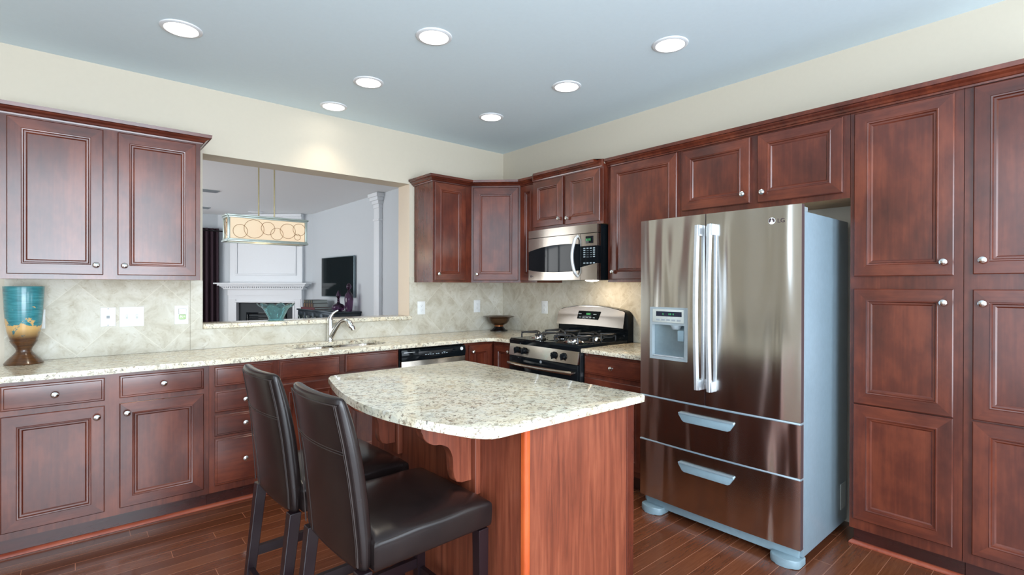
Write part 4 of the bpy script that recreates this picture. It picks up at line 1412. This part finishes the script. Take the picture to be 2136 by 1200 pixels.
# ------------------------------------------------------------------ stools (local: x forward, y left)
def make_stool(label, loc, rz):
    t = thing('bar_stool', label, 'stool', loc, rz, 'leather bar stools at the island')
    hw = 0.192
    # back: stations from the bottom up: (z, rear x, front x, half width)
    st = [(0.518, -0.262, -0.232, hw + 0.012), (0.530, -0.272, -0.222, hw + 0.019), (0.60, -0.276, -0.218, hw + 0.020), (0.70, -0.284, -0.226, hw + 0.015), (0.80, -0.293, -0.234, hw + 0.008), (0.90, -0.306, -0.250, hw + 0.001), (0.98, -0.319, -0.270, hw - 0.006), (1.022, -0.327, -0.284, hw - 0.008), (1.036, -0.322, -0.296, hw - 0.014)]
    st = [(z, xr + 0.012, xf + 0.012, w) for z, xr, xf, w in st]
    bm = BM()
    NY = 10
    cols = []
    for z, xr, xf, w in st:
        ring = []
        curve = lambda y: -0.026 * (1 - (y / hw) ** 2) * (0.35 + 0.65 * min(1, max(0, (z - 0.52) / 0.5)))
        ys = [-w + 2 * w * i / NY for i in range(NY + 1)]
        rd = 0.006
        for y in ys:
            ring.append((xr + curve(y) + (rd if abs(y) > w - 1e-6 else 0), y, z))
        for y in reversed(ys):
            ring.append((xf + curve(y) * 0.8 - (rd if abs(y) > w - 1e-6 else 0), y, z))
        cols.append([bm.verts.new(p) for p in ring])
    n = len(cols[0])
    for a, b in zip(cols, cols[1:]):
        for k in range(n):
            j = (k + 1) % n
            bm.faces.new((a[k], a[j], b[j], b[k]))
    for col in (cols[0][::-1], cols[-1]):
        h = n // 2
        for k in range(h - 1):
            bm.faces.new((col[k], col[k + 1], col[n - 2 - k], col[n - 1 - k]))
    back = obj('backrest', bm, 'leather', t, smooth=60, sub=2)
    # welted seams: round the rear face, across it, and down the two side folds
    def rear(z, y, off=0.001):
        for (z0, x0, _, w0), (z1, x1, _, w1) in zip(st, st[1:]):
            if z0 <= z <= z1:
                q = (z - z0) / (z1 - z0)
                x = x0 + (x1 - x0) * q
                break
        else:
            x = st[-1][1]
        cv = -0.026 * (1 - (y / hw) ** 2) * (0.35 + 0.65 * min(1, max(0, (z - 0.52) / 0.5)))
        return (x + cv - off, y, z)
    def wid(z):
        for (z0, _, _, w0), (z1, _, _, w1) in zip(st, st[1:]):
            if z0 <= z <= z1:
                return w0 + (w1 - w0) * (z - z0) / (z1 - z0)
        return hw
    bm = BM()
    zs = [0.540 + (1.016 - 0.540) * i / 24 for i in range(25)]
    for sg in (-1, 1):
        tube(bm, [rear(z, sg * (wid(z) - 0.009), 0.0) for z in zs], 0.0019, 6)
        tube(bm, [rear(z, sg * (wid(z) - 0.017), 0.0) for z in zs], 0.0010, 6)
    ye = hw - 0.012
    tube(bm, [rear(1.014, -ye + 2 * ye * i / 16, -0.001) for i in range(17)], 0.0018, 6)
    for zz in (0.868, 0.876):
        tube(bm, [rear(zz, -ye + 2 * ye * i / 16, 0.0) for i in range(17)], 0.0011, 6)
    tube(bm, [rear(z, 0.120, 0.0) for z in zs if z < 0.868], 0.0013, 6)
    obj('stitching', bm, 'thread', back)
    # seat cushion: crowned top, slightly puckered edges, pointed front corners
    bm = BM()
    x0, x1, w = -0.220, 0.225, 0.226
    NXs, NYs = 14, 14
    g = {}
    for i in range(NXs + 1):
        for j in range(NYs + 1):
            u, q = i / NXs, j / NYs
            ex = min(u, 1 - u) * 2; ey = min(q, 1 - q) * 2
            x = x0 + (x1 - x0) * u; y = -w + 2 * w * q
            zt = 0.611 + 0.026 * (1 - (2 * q - 1) ** 4) * (1 - max(0, 2 * u - 1) ** 3)
            if (i in (0, NXs)) or (j in (0, NYs)):
                zt += 0.0025 * math.sin(5.3 * i) + 0.002 * math.sin(4.1 * j)
            g[i, j] = bm.verts.new((x, y, zt))
    for i in range(NXs):
        for j in range(NYs):
            bm.faces.new((g[i, j], g[i + 1, j], g[i + 1, j + 1], g[i, j + 1]))
    rim = [(i, 0) for i in range(NXs + 1)] + [(NXs, j) for j in range(1, NYs + 1)] + [(i, NYs) for i in range(NXs - 1, -1, -1)] + [(0, j) for j in range(NYs - 1, 0, -1)]
    prev = [g[k] for k in rim]
    cl = bm.edges.layers.float.new('crease_edge')
    for i in range(len(rim)):
        ed = bm.edges.get((prev[i], prev[(i + 1) % len(rim)]))
        ed[cl] = 0.15
    for ins, z in ((-0.003, 0.590), (-0.002, 0.55), (0.0, 0.522), (0.006, 0.516)):
        cur = []
        for k in rim:
            x, y = g[k].co.x, g[k].co.y
            sx = (ins if k[0] == 0 else -ins if k[0] == NXs else 0); sy = (ins if k[1] == 0 else -ins if k[1] == NYs else 0)
            cur.append(bm.verts.new((x + sx, y + sy, z)))
        for i in range(len(rim)):
            j = (i + 1) % len(rim)
            bm.faces.new((prev[i], prev[j], cur[j], cur[i]))
        for i in (0, NXs, NXs + NYs, 2 * NXs + NYs):
            bm.edges.get((prev[i], cur[i]))[cl] = 0.75
        prev = cur
    bm.faces.new(prev)
    obj('seat', bm, 'leather', t, smooth=80, sub=2)
    # legs
    def leg(x0, y0, x1, y1, zt, a=0.021, b=0.0165):
        bm = BM()
        top = [bm.verts.new((x0 + dx * a, y0 + dy * a, zt)) for dx, dy in ((-1, -1), (1, -1), (1, 1), (-1, 1))]
        bt = [bm.verts.new((x1 + dx * b, y1 + dy * b, 0.001)) for dx, dy in ((-1, -1), (1, -1), (1, 1), (-1, 1))]
        for k in range(4):
            j = (k + 1) % 4
            bm.faces.new((top[k], top[j], bt[j], bt[k]))
        bm.faces.new(top); bm.faces.new(bt[::-1])
        bmesh.ops.bevel(bm, geom=list(bm.edges), offset=0.002, segments=1, affect='EDGES')
        obj('leg', bm, 'espresso', t)
    for sy in (-1, 1):
        leg(-0.240, sy * 0.195, -0.300, sy * 0.195, 0.522)
        leg(0.196, sy * 0.200, 0.200, sy * 0.200, 0.514)
    def rail(xa, ya, xb, yb, z, hh=0.019, tt=0.010):
        bm = BM()
        d_ = Vector((xb - xa, yb - ya, 0)).normalized(); nrm = Vector((-d_.y, d_.x, 0)) * tt
        vs_ = []
        for p in (Vector((xa, ya, 0)), Vector((xb, yb, 0))):
            vs_.append([bm.verts.new((p + nrm * sx + Vector((0, 0, z + sz * hh)))) for sx, sz in ((-1, -1), (1, -1), (1, 1), (-1, 1))])
        for k in range(4):
            j = (k + 1) % 4
            bm.faces.new((vs_[0][k], vs_[0][j], vs_[1][j], vs_[1][k]))
        bm.faces.new(vs_[0]); bm.faces.new(vs_[1][::-1])
        obj('stretcher', bm, 'espresso', t, smooth=0)
    for sy in (-1, 1):
        rail(-0.262, sy * 0.197, 0.181, sy * 0.200, 0.235)
    rail(-0.283, -0.178, -0.283, 0.178, 0.16)
    rail(0.199, -0.182, 0.199, 0.182, 0.20)
    return t


make_stool('dark brown leather bar stool nearest the camera, its whole seat in view', (-2.515, -2.482, 0), 0.03)
make_stool('dark brown leather bar stool behind the nearer one, its seat mostly hidden', (-2.543, -1.944, 0), 0.035)

# ------------------------------------------------------------------ pendant over the dining table
p = thing('linear_pendant', 'lit rectangular pendant lamp with ring patterned sides beyond the pass-through', 'pendant lamp', (-1.955, 1.33, 1.775))
HL, HD, HHt = 0.352, 0.10, 0.255
bm = BM()
for z0, z1, g_ in ((0.0, 0.016, 0.014), (0.016, 0.028, 0.004), (HHt - 0.030, HHt - 0.014, 0.004), (HHt - 0.014, HHt, 0.016)):
    for sy in (-1, 1):
        box(bm, -HL - g_, HL + g_, sy * HD - 0.012 - (g_ if sy < 0 else 0), sy * HD + 0.012 + (g_ if sy > 0 else 0), z0, z1, 0.003)
    for sx in (-1, 1):
        box(bm, sx * HL - 0.012 - (g_ if sx < 0 else 0), sx * HL + 0.012 + (g_ if sx > 0 else 0), -HD, HD, z0, z1, 0.003)
for sx in (-1, 1):
    for sy in (-1, 1):
        box(bm, sx * HL - 0.010, sx * HL + 0.010, sy * HD - 0.010, sy * HD + 0.010, 0.02, HHt - 0.02, 0.002)
obj('frame', bm, 'pewter', p)
bm = BM(); box(bm, -HL + 0.012, HL - 0.012, -HD + 0.006, HD - 0.006, 0.012, HHt - 0.03); obj('shade', bm, 'shade', p, smooth=0)
bm = BM()
for x, z, R in ((-0.255, 0.100, 0.062), (-0.135, 0.128, 0.088), (-0.010, 0.142, 0.062), (0.072, 0.093, 0.058), (0.175, 0.128, 0.073), (0.285, 0.150, 0.060), (0.268, 0.075, 0.030)):
    ring_tube(bm, (x, -HD - 0.002, z), min(R, 0.088), 0.0019, (1, 0, 0), (0, 0, 1))
for y, z, R in ((-0.035, 0.110, 0.055), (0.030, 0.14, 0.06), (-0.02, 0.195, 0.025)):
    ring_tube(bm, (-HL - 0.002, y, z), R, 0.0019, (0, 1, 0), (0, 0, 1))
obj('ring_overlay', bm, 'ring', p)
for x in (-0.07, 0.075):
    bm = BM(); tube(bm, [(x, 0, HHt - 0.014), (x, 0, HHt + 0.02), (x, 0, 0.945)], [0.010, 0.0065, 0.0065], 10); obj('rod', bm, 'brass', p)
bm = BM(); box(bm, -0.16, 0.16, -0.055, 0.055, 0.945, 0.9645, 0.006); obj('canopy', bm, 'brass', p)
pl = bpy.data.lights.new('pendant_glow', 'POINT'); pl.energy = 1.5; pl.color = (1.0, 0.78, 0.5); pl.shadow_soft_size = 0.1
po = bpy.data.objects.new('pendant_glow', pl); po.location = (-1.985, 1.33, 1.72); C.objects.link(po)

# ------------------------------------------------------------------ living room
# pilaster on the right wall
q = thing('pilaster', 'white square pilaster with a moulded capital on the far right wall', 'pilaster', (0.0695, 2.99, 0))
bm = BM(); box(bm, -0.055, 0, -0.085, 0.085, 0.16, 2.52, 0.003); obj('shaft', bm, 'white_paint', q)
bm = BM(); box(bm, -0.067, 0, -0.097, 0.097, 2.33, 2.36, 0.004); obj('neck_ring', bm, 'white_paint', q)
bm = BM()
for z0, z1, g_ in ((2.52, 2.58, 0.008), (2.58, 2.63, 0.025), (2.63, 2.68, 0.05), (2.68, 2.735, 0.07)):
    box(bm, -0.055 - g_, 0, -0.085 - g_, 0.085 + g_, z0, z1, 0.004)
obj('capital', bm, 'white_paint', q)
bm = BM(); box(bm, -0.07, 0, -0.10, 0.10, 0.001, 0.16, 0.003); obj('base', bm, 'white_paint', q)

# fireplace surround set across the corner
fp = thing('fireplace', 'white corner fireplace with a dentil mantel and dark firebox', 'fireplace', (-0.615, 6.435, 0), -PI / 4)
BK = 0.062
bm = BM()
box(bm, -0.725, 0.725, 0, BK, 1.41, 2.735)
obj('chimney_breast', bm, 'white_paint', fp, smooth=0)
bm = BM()
for z0, z1, g_ in ((2.60, 2.64, 0.012), (2.64, 2.68, 0.03), (2.68, 2.735, 0.05)):
    box(bm, -0.725, 0.725, -g_, -0.0005, z0, z1, 0.004)
obj('cornice', bm, 'white_paint', fp)
bm = BM()
X0, X1, Z0, Z1 = -0.61, 0.61, 1.55, 2.48
for a0, a1, b0, b1 in ((X0, X1, Z0, Z0 + 0.04), (X0, X1, Z1 - 0.04, Z1), (X0, X0 + 0.04, Z0 + 0.04, Z1 - 0.04), (X1 - 0.04, X1, Z0 + 0.04, Z1 - 0.04)):
    box(bm, a0, a1, -0.018, -0.0005, b0, b1, 0.005)
obj('panel_moulding', bm, 'white_paint', fp)
bm = BM()
box(bm, -0.735, -0.56, -0.035, BK, 0.001, 1.17)
box(bm, 0.56, 0.735, -0.035, BK, 0.001, 1.17)
box(bm, -0.56, 0.56, -0.035, BK, 1.03, 1.17)
for sx in (-1, 1):
    box(bm, sx * 0.648 - 0.07, sx * 0.648 + 0.07, -0.045, -0.035, 0.14, 1.10, 0.004)
for a0, a1, b0, b1 in ((-0.60, 0.60, 1.03, 1.06), (-0.60, -0.562, 0.001, 1.03), (0.562, 0.60, 0.001, 1.03)):
    box(bm, a0, a1, -0.055, -0.035, b0, b1, 0.004)
box(bm, -0.74, 0.74, -0.05, BK, 1.17, 1.285)
obj('surround', bm, 'white_paint', fp, smooth=20)
bm = BM()
for z0, z1, g_ in ((1.285, 1.31, 0.055), (1.335, 1.355, 0.10), (1.355, 1.385, 0.13), (1.385, 1.41, 0.175)):
    box(bm, -0.74 - g_, 0.74 + g_, -0.05 - g_, BK if z0 < 1.3 else 0.0, z0, z1, 0.004)
box(bm, -0.79, 0.79, -0.10, 0.0, 1.31, 1.335)
for i in range(44):
    x = -0.80 + 1.6 * i / 43.0
    box(bm, x - 0.010, x + 0.010, -0.125, -0.10, 1.312, 1.334)
obj('mantel', bm, 'white_paint', fp, smooth=20)
bm = BM()
box(bm, -0.559, 0.559, 0.03, BK, 0.001, 1.029)
obj('firebox', bm, 'firebox', fp, smooth=0)
bm = BM()
for a0, a1, b0, b1 in ((-0.40, 0.40, 0.80, 0.84), (-0.40, -0.36, 0.05, 0.80), (0.36, 0.40, 0.05, 0.80), (-0.40, 0.40, 0.70, 0.72), (-0.40, 0.40, 0.74, 0.76)):
    box(bm, a0, a1, 0.005, 0.0295, b0, b1, 0.003)
obj('insert_frame', bm, 'black', fp)

# curtain and rod at the far window
bm = BM()
N = 120
x0, x1 = -2.10, -1.288
fr_, bk_ = [], []
for lay, sg in ((fr_, -1), (bk_, 1)):
    for z in (0.02, 2.46):
        row = []
        for i in range(N + 1):
            u = i / N
            a_ = u * 2 * PI * 9
            amp = 0.036 if z > 1 else 0.044
            row.append(bm.verts.new((x0 + (x1 - x0) * u + 0.008 * math.sin(2 * a_) + (0.02 * (u - 0.5) if z < 1 else 0), 7.09 + amp * math.sin(a_) + sg * 0.0015, z)))
        lay.append(row)
for lay in (fr_, bk_):
    for i in range(N):
        bm.faces.new((lay[0][i], lay[0][i + 1], lay[1][i + 1], lay[1][i]))
for i in range(N):
    for k in (0, 1):
        bm.faces.new((fr_[k][i], fr_[k][i + 1], bk_[k][i + 1], bk_[k][i]))
for i in (0, N):
    bm.faces.new((fr_[0][i], fr_[1][i], bk_[1][i], bk_[0][i]))
tag(obj('curtain', bm, 'curtain', None, smooth=60), 'dark plum pleated curtain hanging left of the fireplace', 'curtain')
cr = thing('curtain_rod', 'black curtain rod showing beside the plum curtain', 'curtain rod', (-1.22, 7.02, 2.405))
bm = BM(); tube(bm, [(-2.5, 0, 0), (-0.02, 0, 0)], 0.012, 10); obj('pole', bm, 'rod', cr)
bm = BM(); lathe(bm, [(0, -0.02), (0.018, -0.012), (0.022, 0), (0.018, 0.012), (0, 0.02)], 14); obj('finial', bm, 'rod', cr)
bm = BM(); box(bm, -0.055, -0.045, -0.005, 0.10, -0.008, 0.008); obj('bracket', bm, 'rod', cr, smooth=0)

# television
tv = thing('television', 'flat dark television tilted out from the far right wall', 'television', (0.03, 4.42, 1.51))
ang = Matrix.Rotation(math.radians(4), 4, 'Z')
bm = BM(); box(bm, -0.05, -0.015, -0.60, 0.60, -0.345, 0.345, 0.006); bm.transform(ang); obj('frame', bm, 'tv_frame', tv)
bm = BM(); box(bm, -0.0525, -0.0502, -0.588, 0.588, -0.330, 0.333); bm.transform(ang); obj('screen', bm, 'tv_screen', tv, smooth=0)
bm = BM(); box(bm, -0.014, 0.038, -0.15, 0.15, -0.12, 0.12); obj('mount', bm, 'rod', tv, smooth=0)

# console
cs = thing('console_cabinet', 'black console cabinet below the television', 'console', (-0.165, 4.46, 0))
bm = BM(); box(bm, -0.235, 0.232, -0.85, 0.85, 0.925, 0.952, 0.005); obj('top', bm, 'console', cs)
bm = BM(); box(bm, -0.215, 0.232, -0.83, 0.83, 0.08, 0.9245, 0.004); obj('body', bm, 'console', cs)
bm = BM(); box(bm, -0.195, 0.22, -0.81, 0.81, 0.001, 0.0795); obj('plinth', bm, 'console', cs, smooth=0)
for k in range(4):
    y = -0.80 + 0.405 * k
    bm = BM()
    box(bm, -0.228, -0.2155, y, y + 0.385, 0.12, 0.90, 0.003)
    dd = obj('door', bm, 'console', cs)
    bm = BM(); box(bm, -0.2305, -0.2282, y + 0.05, y + 0.335, 0.50, 0.85); pane = obj('glass_panel', bm, 'tv_screen', dd, smooth=0)
    bm = BM()
    for sgn in (-1, 1):
        tube(bm, [(-0.232, y + 0.1925 - 0.13, 0.675 - sgn * 0.165), (-0.232, y + 0.1925, 0.675), (-0.232, y + 0.1925 + 0.13, 0.675 + sgn * 0.165)], 0.006, 6)
    obj('lattice', bm, 'pewter', dd)


def book(name, mat, loc, rz, L, W, Th, label):
    t = thing(name, label, 'book', loc, rz, 'old books stacked on the console')
    bm = BM()
    box(bm, -W / 2, W / 2, -L / 2, L / 2, 0, 0.004); box(bm, -W / 2, W / 2, -L / 2, L / 2, Th - 0.004, Th)
    box(bm, -W / 2, -W / 2 + 0.005, -L / 2, L / 2, 0.004, Th - 0.004)
    obj('cover', bm, mat, t, smooth=0)
    bm = BM(); box(bm, -W / 2 + 0.0055, W / 2 - 0.006, -L / 2 + 0.005, L / 2 - 0.005, 0.0045, Th - 0.0045); obj('pages', bm, 'pages', t, smooth=0)
    if Th > 0.05:
        for y in (-0.16, -0.06, 0.04, 0.14):
            bm = BM(); box(bm, -W / 2 - 0.001, -W / 2 - 0.0002, y * L / 0.4, (y + 0.014) * L / 0.4, 0.008, Th - 0.008)
            obj('spine_band', bm, 'gold', t, smooth=0)


book('book', 'red_book', (-0.20, 4.90, 0.9525), 0.10, 0.52, 0.30, 0.030, 'thin dark red book at the bottom of the stack')
book('book', 'brown_book', (-0.20, 4.92, 0.9830), 0.06, 0.42, 0.26, 0.075, 'thick brown book with gold spine in the middle of the stack')
book('book', 'green_book', (-0.20, 4.92, 1.0585), 0.03, 0.40, 0.26, 0.052, 'dark green book on top of the stack')


def decanter(loc, prof, stop, label):
    t = thing('decanter', label, 'decanter', loc, 0, 'purple glass decanters')
    obj('bottle', lathe(BM(), prof, 36), 'purple_glass', t, smooth=60)
    obj('stopper', lathe(BM(), stop, 24), 'purple_glass', t, smooth=60)


decanter((-0.205, 3.88, 0.9525), [(0, 0), (0.05, 0), (0.085, 0.02), (0.105, 0.055), (0.100, 0.085), (0.07, 0.110), (0.028, 0.125), (0.020, 0.15), (0.020, 0.185), (0.027, 0.190), (0, 0.190)],
         [(0, 0.1905), (0.014, 0.1905), (0.022, 0.21), (0.038, 0.245), (0.034, 0.265), (0.014, 0.31), (0.006, 0.33), (0, 0.335)], 'squat purple glass decanter with a pointed stopper')
decanter((-0.10, 3.72, 0.9525), [(0, 0), (0.050, 0), (0.053, 0.01), (0.062, 0.10), (0.070, 0.18), (0.066, 0.235), (0.045, 0.285), (0.024, 0.305), (0.022, 0.325), (0.030, 0.330), (0, 0.330)],
         [(0, 0.3305), (0.016, 0.3305), (0.016, 0.345), (0.034, 0.37), (0.040, 0.395), (0.032, 0.42), (0.012, 0.445), (0, 0.455)], 'tall purple glass decanter with a round stopper')

# living room ceiling fittings
lt = thing('recessed_light', 'white flush ceiling light near the chimney, behind the pendant rods', 'ceiling light', (-0.83, 6.25, H))
obj('trim_ring', lathe(BM(), [(0.10, -0.012), (0.13, -0.012), (0.14, -0.006), (0.14, -0.0005), (0.10, -0.0005)], 32), 'white_paint', lt)
obj('diffuser', lathe(BM(), [(0, -0.03), (0.06, -0.026), (0.099, -0.010), (0.099, -0.001), (0, -0.001)], 32), 'white_plastic', lt)
for x, y, lab in ((-1.78, 6.30, 'grey ceiling vent above the plum curtain'), (-2.00, 4.40, 'pale ceiling vent nearer the pass-through')):
    vt = thing('ceiling_vent', lab, 'vent', (x, y, H))
    bm = BM(); box(bm, -0.20, 0.20, -0.09, 0.09, -0.010, -0.0005, 0.003); obj('frame', bm, 'grey_plastic', vt)
    bm = BM()
    for i in range(7):
        box(bm, -0.18, 0.18, -0.075 + 0.022 * i, -0.066 + 0.022 * i, -0.016, -0.0105)
    obj('louvres', bm, 'slot', vt, smooth=0)
